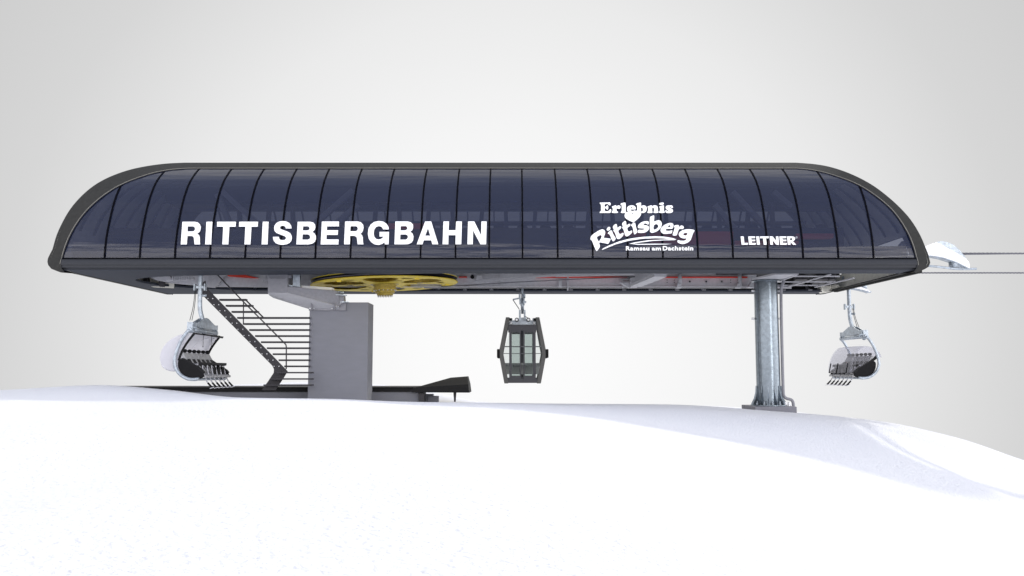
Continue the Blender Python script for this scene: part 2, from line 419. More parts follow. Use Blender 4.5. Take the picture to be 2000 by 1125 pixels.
# dark ribs inside the rounded ends
for lo, hi in ((12, 40), (n-40, n-13)):
    for t in (.12, .24, .36, .48, .60, .72, .84):
        mb = MB(); V = []
        for i in range(lo, hi+1):
            a = front_off(oc[i]); b = mir(a); w = inset(oc[i], .16); y = a.y+(b.y-a.y)*t
            V += [(w.x, y-.09, w.z), (w.x, y+.09, w.z)]
        mb.add(V, [(2*i, 2*i+2, 2*i+3, 2*i+1) for i in range(hi-lo)], True)
        mb.build('end_rib', 'black_matt', station)
# glazing
bx = [204.3, 273, 341.6, 410.1, 478.8, 547.4, 615.9, 684.4, 752.9, 821.3, 889.6, 955.2, 1020.5, 1089.3, 1157.8, 1226.3, 1294.9, 1363.4, 1431.7, 1499.9, 1568.6, 1637.4, 1706.2]
RX = [P(x, 506, YN).x for x in bx]
iz = [(v.x, v.z) for v in ic]
z0 = ZP(506, YN)
top = [v for v in iz if v[1] > z0-.05]
tx = np.array([v[0] for v in top]); tz = np.array([v[1] for v in top])
od = np.argsort(tx); tx = tx[od]; tz = tz[od]
def ztop(x): return float(np.interp(x, tx, tz))
xe = [float(tx[0])]+RX+[float(tx[-1])]
for side in (0, 1):
    f = (lambda v: v) if side == 0 else mir
    for a, b in zip(xe, xe[1:]):
        nxp = 8 if (a == xe[0] or b == xe[-1] or a < -13 or b > 11) else 3
        mb = MB(); V = []; nz = 16
        for i in range(nxp+1):
            x = a+(b-a)*i/nxp; zt = max(z0, ztop(x)+.03)
            for j in range(nz+1):
                z = z0-.02+(zt-z0+.02)*j/nz
                V.append(f(Vector((x, Yp(z), z))))
        mb.add(V, [(i*(nz+1)+j, (i+1)*(nz+1)+j, (i+1)*(nz+1)+j+1, i*(nz+1)+j+1) for i in range(nxp) for j in range(nz)], True)
        mb.build('glass_pane', 'canopy_glass', station)
    for x in RX:
        zt = ztop(x)+.02; w = .030; V = []; nz = 20
        for j in range(nz+1):
            z = z0+(zt-z0)*j/nz; y = Yp(z)
            V += [f(Vector((x-w, y-.03, z))), f(Vector((x+w, y-.03, z))), f(Vector((x+w, y+.10, z))), f(Vector((x-w, y+.10, z)))]
        mb = MB(); mb.add(V, [(4*j+k, 4*j+(k+1) % 4, 4*j+4+(k+1) % 4, 4*j+4+k) for j in range(nz) for k in range(4)])
        mb.build('mullion', 'mullion', station)
# skirt, near and far
zb = CZ+3.70
sk = [(z0+.015, 31.84), (z0+.01, 31.70), (z0-.03, 31.645), (z0-.10, 31.60), (z0-.18, 31.575), (z0-.24, 31.57), (z0-.245, 31.60), (z0-.34, 31.60), (zb+.08, 31.69), (zb+.012, 31.74)]
xl, xr = ic[2].x+.03, ic[-3].x-.03
for side in (0, 1):
    f = (lambda v: v) if side == 0 else mir
    mb = MB(); V = []; ns = 12
    for i in range(ns+1):
        x = xl+(xr-xl)*i/ns
        for z, y in sk: V.append(f(Vector((x, y, z))))
    m_ = len(sk)
    mb.add(V, [(i*m_+j, (i+1)*m_+j, (i+1)*m_+j+1, i*m_+j+1) for i in range(ns) for j in range(m_-1)], False)
    # inner return
    s_ = mb.build('skirt', 'skirt', station)
    mb = MB(); ya, yb = (31.742, 32.85) if side == 0 else (2*YC-32.0, 2*YC-31.742); mb.box(xl, xr, ya, yb, zb, zb+.012); mb.build('skirt_lip', 'soffit', s_)
    mb = MB()
    ya, yb = (31.95, 32.0) if side == 0 else (2*YC-32.0, 2*YC-31.95)
    mb.box(xl+.2, xr-.2, ya, yb, zb+.02, z0+.5)
    mb.build('skirt_lining', 'black_sheet', s_)
    mb = MB(); mb.bar(f(Vector((xl, 31.70, z0+.012))), f(Vector((xr, 31.70, z0+.012))), .16, .03)
    mb.build('sill', 'mullion', s_)
# far skirt brackets
mb = MB()
k = 0; x = P(345, 565, 40.8).x
while x < xr-.5:
    mb.prism([(x-.02, 40.9, zb+.35), (x-.02, 40.9, zb+.06), (x-.02, 40.3, zb+.06)], [(x+.02, 40.9, zb+.35), (x+.02, 40.9, zb+.06), (x+.02, 40.3, zb+.06)])
    mb.box(x-.09, x+.09, 40.28, 40.34, zb+.05, zb+.10)
    x += 1.236
mb.build('skirt_bracket', 'steel_grey', station)
# soffit plate under the left end with its rounded cut-out
hs = 3.69
cut = [(640, 537), (520, 537.5), (450, 538), (390, 539), (340, 540), (305, 541.5), (283, 543.5), (270, 545.5), (264, 548), (270, 551), (283, 554), (300, 556.5), (325, 559.5), (360, 562.5), (400, 564.5), (480, 567.5), (600, 569)]
cp = [H(a, b, hs) for a, b in cut]; cp = resample(cp, 60)
fl, fr_ = 2*YC-32.0, xr
poly = [Vector((-16.62, 33.2, CZ+hs)), Vector((-16.33, 31.75, CZ+hs)), Vector((cp[0].x, 31.9, CZ+hs))]+cp+[Vector((-2.5, 40.3, CZ+hs)), Vector((xr-.1, 40.4, CZ+hs)), Vector((xr-.1, fl-.5, CZ+hs)), Vector((xr-.1, 41.3, CZ+hs)), Vector((-16.2, 41.4, CZ+hs))]
poly = poly[:-4]+[Vector((xr-.1, 40.4, CZ+hs)), Vector((xr-.1, 41.35, CZ+hs)), Vector((-16.62, 41.4, CZ+hs))]
mb = MB(); mb.prism([v+Vector((0, 0, .015)) for v in poly], [v+Vector((0, 0, .10)) for v in poly])
mb.build('soffit', 'soffit', station)
mb = MB(); mb.tube([(-16.33, 31.75, CZ+hs+.02), (-16.63, 33.2, CZ+hs+.02), (-16.63, 41.4, CZ+hs+.02)], .02, 6); mb.build('edge_trim', 'rim_trim', station)
# dark deck added, blocks light and sight into the machine room from below
mb = MB(); mb.box(-13.5, 11.5, 33.8, 39.4, z0+.35, z0+.42)
for i in range(22): mb.box(-13.3+i*1.13, -13.22+i*1.13, 33.8, 39.4, z0+.20, z0+.35)
mb.build('blocking_deck', 'deck', station)

# ---- girders and gear under the canopy (parts of the station frame)
frame = thing('steel_frame', 'grey steel girder frame hanging under the canopy of the station', 'steel frame', (P(1000, 562, 38.2).x, 38.2, ZP(562, 38.2)))
mb = MB()
gb = ZP(561.3, 38.2)
x0, x1 = P(600, 560, 38.2).x, P(1478, 560, 38.2).x
mb.box(x0, x1, 38.2, 38.26, gb+.03, gb+.95); mb.box(x0, x1, 39.0, 39.06, gb+.03, gb+.95); mb.box(x0, x1, 38.06, 38.19, gb, gb+.03)
mb.build('main_girder', 'girder_grey', frame)
mb = MB(); mb.box(x0, x1, 38.27, 38.99, gb+.03, gb+.06); mb.build('girder_floor', 'black_sheet', frame)
mb = MB(); mb.polyY([(318, 552), (343, 538), (470, 528), (606, 528), (606, 561.5), (400, 560), (384, 557.5)], 37.6, 37.7)
mb.build('side_girder', 'girder_grey', frame)
mb = MB(); mb.polyY([(402, 560), (424, 536), (443, 536), (418, 562)], 37.3, 37.45); mb.build('brace_plate', 'steel_light', frame)
mb = MB(); mb.polyY([(604, 530), (640, 530), (640, 561), (604, 561)], 37.5, 37.6); mb.polyY([(610, 545), (632, 545), (632, 563), (610, 563)], 37.2, 37.4)
mb.build('junction_plate', 'girder_grey', frame)
for (a, b, yt, yb_, dp) in ((973, 977, 530, 561, .12), (979, 984, 545, 561, .06), (989, 1009, 545, 561.2, .05), (1091, 1097.5, 545, 561.2, .16), (1108, 1110.5, 541, 566.5, .22), (1216, 1218.5, 545, 561.5, .2), (1228, 1230, 540, 560, .3)):
    mb = MB(); mb.polyY([(a, yt), (b, yt), (b, yb_), (a, yb_)], 38.2-dp, 38.195); mb.build('stiffener', 'steel_light' if dp > .1 else 'girder_grey', frame)
for px in (1328, 1445):
    mb = MB(); c = P(px, 545, 37.9); mb.cyl(c, .085, .5); mb.polyY([(px-4, 553), (px+3, 553), (px+3.5, 562), (px-6, 562)], 37.8, 38.1); mb.build('tube_post', 'steel_light', frame)
for px in (1347, 1379, 1409.5):
    mb = MB(); c = P(px, 550, 38.18); mb.lathe([(.08, -.05), (.08, .0), (.045, 0), (.045, -.05)], c, 'Y', 16, close=True, smooth=False); mb.build('bearing', 'steel_light', frame)
    mb = MB(); mb.cyl(P(px, 550, 38.17), .04, .03, 'Y'); mb.build('bearing_hole', 'black_matt', frame)
mb = MB()
for px in (1303, 1317, 1427, 1441):
    for py in (547, 551.5): mb.cyl(P(px, py, 38.19), .02, .02, 'Y', 8)
mb.build('bolt_row', 'black_matt', frame)
mb = MB(); mb.cyl(P(922.5, 541, 38.15), .085, .08, 'Y'); mb.build('port', 'black_matt', frame)
mb = MB(); mb.polyY([(932, 537), (942, 538), (942, 547), (930, 547)], 37.9, 38.15); mb.build('bearing_block', 'girder_grey', frame)
mb = MB(); mb.bar(P(941, 547, 37.6), P(1085, 537.5, 36.8), .08, .09); mb.bar(P(1085, 538, 36.8), P(1240, 534, 36.2), .12, .12); mb.build('diagonal_strut', 'steel_light', frame)
mb = MB(); mb.polyY([(1232, 543), (1253, 540), (1258, 548), (1247, 560), (1233, 560)], 37.4, 37.9); mb.build('bracket_box', 'girder_grey', frame)
mb = MB(); A = [P(1233, 559, 37.3), P(1253, 560, 37.3), P(1302, 541, 35.0), P(1278, 540, 35.0)]; mb.prism(A, [v+Vector((0, 0, .12)) for v in A]); mb.build('bracket_arm', 'steel_light', frame)
mb = MB(); mb.polyY([(1210, 552), (1232, 553), (1240, 561.5), (1228, 562)], 37.7, 37.9); mb.bar(P(1208, 546, 37.8), P(1232, 546, 37.8), .05, .04); mb.bar(P(1208, 551, 37.8), P(1272, 551, 37.2), .05, .03); mb.build('tension_block', 'steel_light', frame)
for a, b, y_ in ((896, 912, 541), (1046, 1225, 541.2), (1285, 1460, 541.3)):
    mb = MB(); mb.polyY([(a, y_-1.0), (b, y_-1.0), (b, y_+1.0), (a, y_+1.0)], 38.02, 38.19); mb.build('belt_cover', 'red', frame)
mb = MB(); mb.polyY([(442, 536), (475, 536), (505, 543), (497, 543.5), (446, 540)], 37.5, 37.59); mb.build('belt_cover', 'red', frame)
mb = MB(); mb.polyY([(399, 535.5), (405, 535.5), (405, 537.6), (399, 537.6)], 36.5, 36.6); mb.build('belt_cover', 'red', frame)
mb = MB()
for i in range(17): mb.box(P(336+i*3.4, 545, 36.2).x, P(338+i*3.4, 545, 36.2).x, 36.2, 36.5, ZP(549-i*.35, 36.2), ZP(540, 36.2)) if i < 12 else None
mb.build('roller_bank', 'girder_grey', frame)
mb = MB(); mb.polyY([(258, 545), (290, 536), (341, 536), (339, 563), (300, 561), (262, 550)], 37.9, 37.95); mb.build('inner_liner', 'cream', station)
for pp in ([(279, 538), (288, 538), (288.5, 555), (279, 554.5)], [(310, 546), (318.5, 546), (318.5, 560), (310, 559.5)]):
    mb = MB(); mb.polyY(pp, 37.3, 37.5); mb.build('liner_post', 'dark_steel', station)
mb = MB(); mb.polyY([(292, 541), (330, 538), (338, 547), (318, 549), (304, 547)], 36.9, 37.2); mb.build('gear_housing', 'girder_grey', frame)
# cross beams and long bars at the right-hand end
hb = 3.80
for a, b in (((1541, 559.5), (1622, 536)), ((1592, 561), (1668, 543)), ((1515, 552), (1556, 537))):
    mb = MB(); mb.bar(H(*a, hb), H(*b, hb), .07, .04); mb.build('cross_bar', 'steel_light', frame)
for py, xa, xb in ((539.7, 1530, 1640), (550.5, 1520, 1632), (557.3, 1518, 1610)):
    mb = MB(); mb.bar(H(xa, py, hb+.05), H(xb, py, hb+.05), .07, .045); mb.build('long_bar', 'girder_grey', frame)
mb = MB(); q = [H(1480, 559.5, hb-.02), H(1546, 560.5, hb-.02), H(1546, 564, hb-.02), H(1480, 563.5, hb-.02)]; mb.prism(q, [v+Vector((0, 0, .1)) for v in q]); mb.build('end_beam', 'steel_grey', frame)
mb = MB()
for px in (1560, 1572, 1600, 1612, 1626): mb.bar(H(px, 541, hb+.25), H(px-12, 556, hb+.25), .25, .2)
mb.build('floor_panel', 'dark_steel', frame)
mb = MB(); mb.box(9.0, 14.3, 33.0, 40.2, CZ+4.25, CZ+4.3); mb.build('floor_panel', 'deck', frame)
# cream corner box seen under the open right end
mb = MB(); mb.polyY([(1605, 558), (1624, 557), (1625, 569), (1612, 571), (1606, 566)], 40.2, 40.9); mb.build('corner_block', 'cream', station)
mb = MB(); A = [P(1625, 556, 40.2), P(1637, 555.5, 39.6), P(1640, 560.5, 39.4), P(1625, 564.5, 40.0)]; mb.prism(A, [v+Vector((.1, .2, 0)) for v in A]); mb.build('corner_block', 'cream', station)

# ---- machine room seen faintly through the glass
mr_ = thing('machine_room', 'dark conveyor frame with posts and braces seen through the tinted glass', 'machinery', (0, YC, z0+.6))
mb = MB()
mb.box(P(330, 385, 36).x, P(1640, 385, 36).x, 35.6, 37.8, ZP(398, 36), ZP(370, 36)); mb.build('upper_beam', 'dark_steel', mr_)
mb = MB(); mb.box(P(420, 385, 36).x, P(1560, 385, 36).x, 35.2, 35.4, ZP(440, 35.3), ZP(433, 35.3)); mb.box(P(420, 385, 36).x, P(1500, 385, 36).x, 35.2, 35.4, ZP(409, 35.3), ZP(401, 35.3)); mb.build('rail', 'dark_steel', mr_)
mb = MB(); mb.box(P(250, 385, 36).x, P(1620, 385, 36).x, 34.6, 38.8, ZP(500, 36), ZP(456, 36)); mb.build('conveyor_bed', 'dark_steel', mr_)
for i in range(21):
    px = 470+i*52
    mb = MB(); mb.bar(P(px, 458, 35), P(px+(5 if i % 2 else -3), 396, 35), .16, .18, up=(0, 1, 0)); mb.build('post', 'dark_steel', mr_)
for a, b in (((432, 372), (520, 452)), ((455, 452), (425, 380)), ((690, 372), (612, 440)), ((640, 452), (700, 400)), ((1430, 375), (1500, 450)), ((1395, 400), (1440, 455)), ((1510, 375), (1545, 405))):
    mb = MB(); mb.bar(P(*a, 34.8), P(*b, 34.8), .2, .30, up=(0, 1, 0)); mb.build('brace', 'steel_grey', mr_)
for a, b, c, d in ((1270, 1432, 452, 478), (1555, 1628, 456, 467), (1170, 1262, 452, 462), (745, 842, 436, 447), (1436, 1560, 470, 479)):
    mb = MB(); mb.polyY([(a, c), (b, c), (b, d-3), (b-6, d), (a, d)], 34.3, 34.5); mb.build('cowl', 'red', mr_)
mb = MB(); mb.polyY([(1758, 478), (1765, 470), (1771, 478), (1767, 486), (1773, 486), (1773, 505), (1758, 505), (1760, 490)], 32.5, 32.7); mb.build('rope_guide', 'white_sheet', mr_)
mb = MB()
for i in range(30): mb.cyl(P(300+i*45, 448, 36.5), .24, .16, 'Y', 16)
mb.build('tyre_bank', 'black_matt', mr_)

# ================================================================== LETTERING
def sign_poly(name, root, loops, mtr, d_out=.075, d_in=.035):
    """loops: picture-space outlines laid on the curved glazing, solid from d_in to d_out in front of it"""
    cu = bpy.data.curves.new('tmp', 'CURVE'); cu.dimensions = '2D'; cu.fill_mode = 'BOTH'; cu.extrude = 1.0
    cx_, cy_ = loops[0][0]
    for lp in loops:
        sp = cu.splines.new('POLY'); sp.points.add(len(lp)-1); sp.use_cyclic_u = True
        for q, (x, y) in zip(sp.points, lp): q.co = (x-cx_, -(y-cy_), 0, 1)
    ob = bpy.data.objects.new('tmp', cu); me = bpy.data.meshes.new_from_object(ob)
    V = []
    for v in me.vertices:
        w = G(v.co.x+cx_, cy_-v.co.y, d_out)
        V.append(Vector((w.x, w.y if v.co.z > 0 else w.y+(d_out-d_in), w.z)))
    F = [list(p_.vertices) for p_ in me.polygons]
    bpy.data.objects.remove(ob); bpy.data.curves.remove(cu); bpy.data.meshes.remove(me)
    mb = MB(); mb.add(V, F)
    return mb.build(name, mtr, root)
def tr(pts, o, s): return [(o[0]+x/s, o[1]+y/s) for x, y in pts]
def smooth(pts, it=1):
    for _ in range(it):
        q = []
        for i in range(len(pts)):
            a = pts[i]; b = pts[(i+1) % len(pts)]
            q += [(a[0]*.8+b[0]*.2, a[1]*.8+b[1]*.2), (a[0]*.2+b[0]*.8, a[1]*.2+b[1]*.8)]
        pts = q
    return pts
E_, F_, X_ = ((345, 420), 2000/300.), ((640, 420), 6.25), ((390, 320), 5.0)
big = [
 (E_, [[(75,87),(240,87),(275,96),(300,120),(312,150),(308,190),(295,220),(265,240),(288,258),(298,285),(300,340),(303,382),(233,382),(228,340),(225,300),(215,282),(195,272),(138,272),(130,382),(53,382)],[(142,147),(215,147),(232,158),(240,175),(237,195),(225,208),(205,213),(139,213)]]),
 (E_, [[(388,87),(463,87),(447,382),(371,382)]]),
 (E_, [[(527,87),(769,87),(766,151),(684,151),(670,382),(595,382),(607,151),(525,151)]]),
 (E_, [[(815,87),(1057,87),(1054,151),(972,151),(958,382),(883,382),(895,151),(812,151)]]),
 (E_, [[(1121,87),(1195,87),(1182,382),(1106,382)]]),
 (E_, [[(1495,174),(1421,174),(1416,155),(1400,141),(1378,138),(1356,143),(1345,155),(1344,170),(1355,183),(1390,196),(1440,213),(1475,233),(1494,262),(1499,298),(1493,332),(1470,362),(1430,381),(1380,388),(1330,383),(1290,365),(1265,335),(1254,300),(1254,283),(1328,283),(1333,305),(1350,322),(1378,328),(1405,323),(1421,311),(1424,295),(1415,280),(1390,268),(1340,250),(1300,233),(1275,207),(1268,170),(1275,135),(1300,103),(1340,83),(1385,78),(1430,84),(1465,103),(1487,132)]]),
 (E_, [[(1576,87),(1740,87),(1780,97),(1802,125),(1805,160),(1795,193),(1768,216),(1795,240),(1811,270),(1812,310),(1798,345),(1770,370),(1720,382),(1559,382)],[(1645,146),(1710,146),(1727,158),(1731,174),(1722,192),(1705,200),(1640,200)],[(1640,251),(1710,251),(1730,262),(1740,285),(1732,308),(1712,320),(1634,320)]]),
 (X_, [[(1193,563),(1360,563),(1358,610),(1242,610),(1240,648),(1350,648),(1347,694),(1238,694),(1236,738),(1356,738),(1353,787),(1182,787)]]),
 (F_, [[(213,78),(370,78),(405,88),(430,115),(437,150),(430,190),(415,215),(395,228),(418,243),(428,275),(430,320),(435,357),(366,357),(360,310),(355,275),(335,257),(318,254),(272,254),(270,357),(200,357)],[(278,136),(345,136),(362,147),(368,165),(362,185),(345,197),(275,197)]]),
 (F_, [[(745,175),(676,175),(668,155),(650,140),(620,135),(590,145),(568,175),(560,220),(567,262),(590,290),(620,298),(650,293),(672,275),(680,262),(632,262),(634,205),(748,205),(742,357),(697,357),(693,330),(665,352),(620,365),(570,357),(530,330),(502,290),(490,230),(498,165),(525,115),(570,83),(625,72),(680,80),(720,108),(742,145)]]),
 (F_, [[(826,78),(975,78),(1015,88),(1040,115),(1043,150),(1033,182),(1008,203),(1035,225),(1047,260),(1042,305),(1022,337),(985,354),(950,357),(815,357)],[(890,135),(955,135),(970,147),(973,163),(963,180),(945,187),(888,187)],[(886,237),(955,237),(974,248),(980,268),(972,288),(955,300),(884,300)]]),
 (F_, [[(1190,78),(1263,78),(1350,357),(1278,357),(1263,308),(1172,308),(1156,357),(1087,357)],[(1224,160),(1252,252),(1190,252)]]),
 (F_, [[(1413,78),(1480,78),(1476,185),(1562,185),(1568,78),(1638,78),(1630,357),(1560,357),(1562,245),(1474,245),(1472,357),(1403,357)]]),
 (F_, [[(1714,78),(1790,78),(1873,248),(1877,78),(1941,78),(1933,357),(1865,357),(1775,187),(1771,357),(1706,357)]])]
sg = thing('name_sign', 'large white capital letters spelling RITTISBERGBAHN on the dark glass', 'sign', G(652, 455)-Vector((0, .05, 0)))
for (o_, s_), lps in big: sign_poly('letter', sg, [tr(l, o_, s_) for l in lps], 'white_sign')
G_ = ((1440, 450), 2000/130.)
mk = [[[(105,180),(192,180),(213,375),(322,375),(318,430),(135,430)]],
 [[(333,180),(540,180),(535,232),(420,232),(425,278),(540,278),(537,322),(430,322),(437,375),(556,375),(553,430),(357,430)]],
 [[(572,180),(658,180),(680,430),(597,430)]],
 [[(690,180),(945,180),(940,235),(862,235),(882,430),(800,430),(778,235),(692,235)]],
 [[(975,180),(1060,180),(1180,320),(1165,180),(1235,180),(1253,430),(1180,430),(1060,292),(1075,430),(998,430)]],
 [[(1270,180),(1475,180),(1468,232),(1357,232),(1362,278),(1478,278),(1474,322),(1367,322),(1372,375),(1490,375),(1487,430),(1293,430)]],
 [[(1500,180),(1660,180),(1710,195),(1738,230),(1735,270),(1710,300),(1670,325),(1770,430),(1680,430),(1598,335),(1602,430),(1525,430)],[(1580,232),(1640,232),(1662,250),(1655,278),(1630,290),(1587,292)]]]
sg = thing('maker_sign', 'small white capital letters spelling LEITNER on the glass near the right end', 'sign', G(1500, 470)-Vector((0, .05, 0)))
for lps in mk: sign_poly('letter', sg, [tr(l, *G_) for l in lps], 'white_sign')
circ = lambda r: [(1783+r*math.cos(a*math.pi/10), 209+r*math.sin(a*math.pi/10)) for a in range(20)]
sign_poly('registered_mark', sg, [tr(circ(31), *G_), tr(circ(24), *G_)], 'bar_grey')
sign_poly('registered_mark', sg, [tr([(1772,194),(1790,194),(1797,202),(1790,211),(1799,225),(1791,225),(1780,213),(1780,225),(1772,225)], *G_)], 'bar_grey')
A_, B_, C_, D_ = ((1160, 390), 18.75), ((1240, 390), 18.75), ((1140, 430), 1929/120.), ((1240, 420), 15.0)
logo = [
 (A_, [[(205,130),(225,105),(380,103),(520,103),(580,92),(610,125),(618,170),(600,205),(575,212),(545,190),(510,160),(440,155),(400,175),(390,230),(410,260),(440,262),(460,230),(485,200),(515,215),(530,290),(515,350),(490,378),(465,350),(440,315),(405,315),(395,350),(405,410),(440,425),(510,420),(550,395),(590,350),(620,345),(638,380),(630,430),(600,488),(400,485),(225,488),(205,462),(240,430),(260,400),(262,200),(245,165)]]),
 (A_, [[(655,262),(690,235),(780,205),(820,208),(830,245),(870,212),(925,205),(970,235),(980,280),(955,325),(905,340),(860,325),(828,300),(828,410),(880,440),(882,465),(850,485),(770,490),(680,485),(650,465),(655,445),(690,410),(690,300),(665,280)]]),
 (A_, [[(970,160),(1000,130),(1100,105),(1165,108),(1163,430),(1190,450),(1185,485),(1080,490),(1000,485),(978,462),(1010,425),(1020,400),(1020,200),(980,178)]]),
 (A_, [[(1375,205),(1440,210),(1500,240),(1535,290),(1530,350),(1500,360),(1345,358),(1350,390),(1390,412),(1450,405),(1490,390),(1510,385),(1520,410),(1480,455),(1420,488),(1340,485),(1270,460),(1225,410),(1208,340),(1230,265),(1290,220)],[(1340,290),(1355,262),(1380,250),(1405,265),(1415,300)]]),
 (B_, [[(35,160),(90,125),(200,105),(228,108),(225,235),(270,212),(330,205),(390,220),(430,270),(437,330),(425,400),(385,455),(320,485),(240,490),(160,480),(85,440),(90,200),(50,185)],[(222,300),(245,285),(280,300),(298,350),(292,410),(265,438),(230,430)]]),
 (B_, [[(455,262),(490,238),(590,205),(625,208),(632,245),(670,212),(730,202),(790,215),(828,250),(845,310),(845,400),(868,445),(862,475),(780,490),(700,485),(675,465),(700,420),(705,340),(690,295),(665,285),(635,300),(632,410),(650,455),(640,480),(550,490),(480,485),(453,465),(485,420),(488,310),(475,285)]]),
 (B_, [[(885,262),(920,235),(1030,205),(1065,210),(1062,410),(1100,445),(1090,478),(990,490),(900,480),(880,455),(915,415),(920,300),(905,285)],[(885,160),(905,125),(970,105),(1040,105),(1065,135),(1045,175),(990,190),(920,188)]]),
 (B_, [[(1390,300),(1355,305),(1310,280),(1275,262),(1262,278),(1290,305),(1360,335),(1395,380),(1395,430),(1365,470),(1290,490),(1165,488),(1125,450),(1115,400),(1130,375),(1160,395),(1215,430),(1245,425),(1225,395),(1150,345),(1125,300),(1135,245),(1180,212),(1290,208),(1340,203),(1375,225),(1395,270)]]),
 ('heart', [[(1440,840),(1410,815),(1300,765),(1190,700),(1135,640),(1122,570),(1145,505),(1200,455),(1280,440),(1340,460),(1385,490),(1420,525),(1450,490),(1475,440),(1540,405),(1620,390),(1690,420),(1728,490),(1720,560),(1670,640),(1590,715),(1500,790)]]),
 (C_, [[(235,495),(330,415),(450,340),(540,295),(600,285),(655,315),(678,370),(670,430),(630,530),(635,558),(730,565),(845,580),(845,605),(785,730),(765,745),(620,715),(478,690),(512,815),(500,860),(430,960),(405,970),(385,950),(330,820),(260,640),(235,630),(210,600),(215,560)],[(405,535),(470,490),(530,465),(560,480),(565,520),(540,580),(484,666),(465,670)]]),
 (C_, [[(755,410),(770,380),(850,315),(885,325),(910,400),(950,480),(1010,565),(1000,600),(950,660),(915,662),(880,610),(850,520),(805,435),(770,430)],[(720,290),(735,250),(780,212),(820,212),(842,245),(835,285),(790,325),(745,332)]]),
 (C_, [[(915,215),(940,165),(1000,115),(1040,130),(1055,230),(1075,240),(1120,195),(1165,190),(1185,225),(1160,270),(1085,325),(1100,400),(1140,440),(1190,420),(1235,390),(1258,420),(1240,480),(1180,550),(1110,595),(1060,590),(1030,550),(1010,470),(980,390),(935,335),(935,310),(960,298),(930,260)]]),
 (C_, [[(1205,110),(1230,70),(1290,22),(1330,35),(1340,150),(1360,160),(1410,115),(1455,115),(1470,150),(1440,195),(1365,240),(1380,320),(1420,362),(1470,340),(1510,320),(1527,350),(1510,405),(1440,465),(1370,510),(1330,505),(1295,465),(1275,370),(1250,290),(1212,245),(1212,215),(1240,200),(1215,160)]]),
 (C_, [[(1485,160),(1510,120),(1570,78),(1615,80),(1630,150),(1645,230),(1690,355),(1670,395),(1610,448),(1585,440),(1565,370),(1540,230),(1520,190),(1490,180)]]),
 (D_, [[(405,265),(385,285),(350,260),(310,243),(265,255),(250,275),(275,295),(340,300),(395,320),(420,360),(410,420),(365,475),(290,515),(190,528),(90,518),(85,495),(105,425),(190,435),(255,428),(285,408),(255,392),(180,390),(110,385),(85,350),(95,300),(150,235),(240,190),(340,175),(395,185),(415,215)]]),
 (D_, [[(435,65),(480,35),(545,8),(568,25),(560,185),(580,190),(640,160),(700,150),(750,165),(785,220),(790,290),(760,370),(700,440),(610,495),(520,523),(470,515),(440,480)],[(560,300),(600,268),(650,265),(690,310),(685,355),(640,400),(575,432),(545,400),(545,350)]]),
 (D_, [[(760,400),(800,340),(880,280),(980,238),(1050,228),(1110,245),(1135,290),(1125,350),(1105,400),(990,403),(915,408),(900,430),(915,460),(990,465),(1060,455),(1095,440),(1097,480),(1080,530),(1050,540),(980,545),(900,555),(830,545),(775,510),(750,450)],[(965,350),(985,310),(1020,293),(1045,315),(1040,345),(1000,357)]]),
 (D_, [[(1145,320),(1180,298),(1270,288),(1290,305),(1290,365),(1320,325),(1365,303),(1415,320),(1437,360),(1420,400),(1380,412),(1310,400),(1265,470),(1235,575),(1210,600),(1150,605),(1110,590),(1110,560),(1150,440),(1170,370),(1160,345)]]),
 (D_, [[(1755,455),(1700,540),(1665,650),(1630,740),(1560,800),(1470,840),(1380,855),(1300,830),(1250,795),(1245,760),(1265,730),(1330,750),(1420,755),(1480,740),(1510,710),(1520,680),(1420,685),(1340,660),(1295,610),(1285,550),(1320,490),(1390,445),(1480,420),(1600,413),(1720,430)],[(1415,560),(1440,530),(1490,522),(1545,525),(1525,585),(1490,602),(1430,590)]]),
]
sg = thing('resort_sign', 'white resort logo with curved words, a heart and a swoosh on the glass', 'sign', G(1255, 445)-Vector((0, .05, 0)))
for k, (s_, lps) in enumerate(logo):
    o2, nm = (A_, 'heart') if s_ == 'heart' else (s_, 'letter')
    dz = .004*(k % 3)+(.012 if nm == 'heart' else 0)
    sign_poly(nm, sg, [smooth(tr(l, *o2)) for l in lps], 'white_sign', .05+dz, .03)
sw = [(1175.2,488.5),(1177.3,485.4),(1189.8,479.2),(1208.5,471.7),(1227.1,466.7),(1242,464.3),(1258.2,462.4),(1280,461.5),(1296.7,462.1),(1313.3,464.8),(1321.3,467.5),(1316.7,469),(1296.7,469.2),(1273.3,470.7),(1240,474.8),(1236.5,475.5),(1248.9,476.4),(1273.3,476),(1312,476.3),(1300,477.4),(1273.3,477.8),(1245.8,478),(1229,475.8),(1240,473.2),(1266.7,469.2),(1293.3,468),(1311.3,467.3),(1296.7,465.7),(1280,465.2),(1260,466),(1252,466.7),(1227.1,470.4),(1202.2,477.3),(1183.6,485.0)]
sign_poly('swoosh', sg, [sw], 'white_sign', .05, .03)
# small line of lettering from the built-in font, thickened, with slab serifs
def text_line(txt, x0, x1, ybase, cap, root, off=.035):
    cu = bpy.data.curves.new('tmp', 'FONT'); cu.body = txt; cu.size = 1; cu.offset = off; cu.extrude = 1; cu.space_character = 1.12; cu.resolution_u = 3
    ob = bpy.data.objects.new('tmp', cu); me = bpy.data.meshes.new_from_object(ob)
    xs = [v.co.x for v in me.vertices]; ys = [v.co.y for v in me.vertices]
    a, b = min(xs), max(xs); h = max(ys)
    V = []
    for v in me.vertices:
        w = G(x0+(v.co.x-a)/(b-a)*(x1-x0), ybase-v.co.y/h*cap, .05)
        V.append(Vector((w.x, w.y if v.co.z > 0 else w.y+.02, w.z)))
    F = [list(p_.vertices) for p_ in me.polygons]
    bpy.data.objects.remove(ob); bpy.data.curves.remove(cu); bpy.data.meshes.remove(me)
    mb = MB(); mb.add(V, F); return mb.build('word', 'white_sign', root)
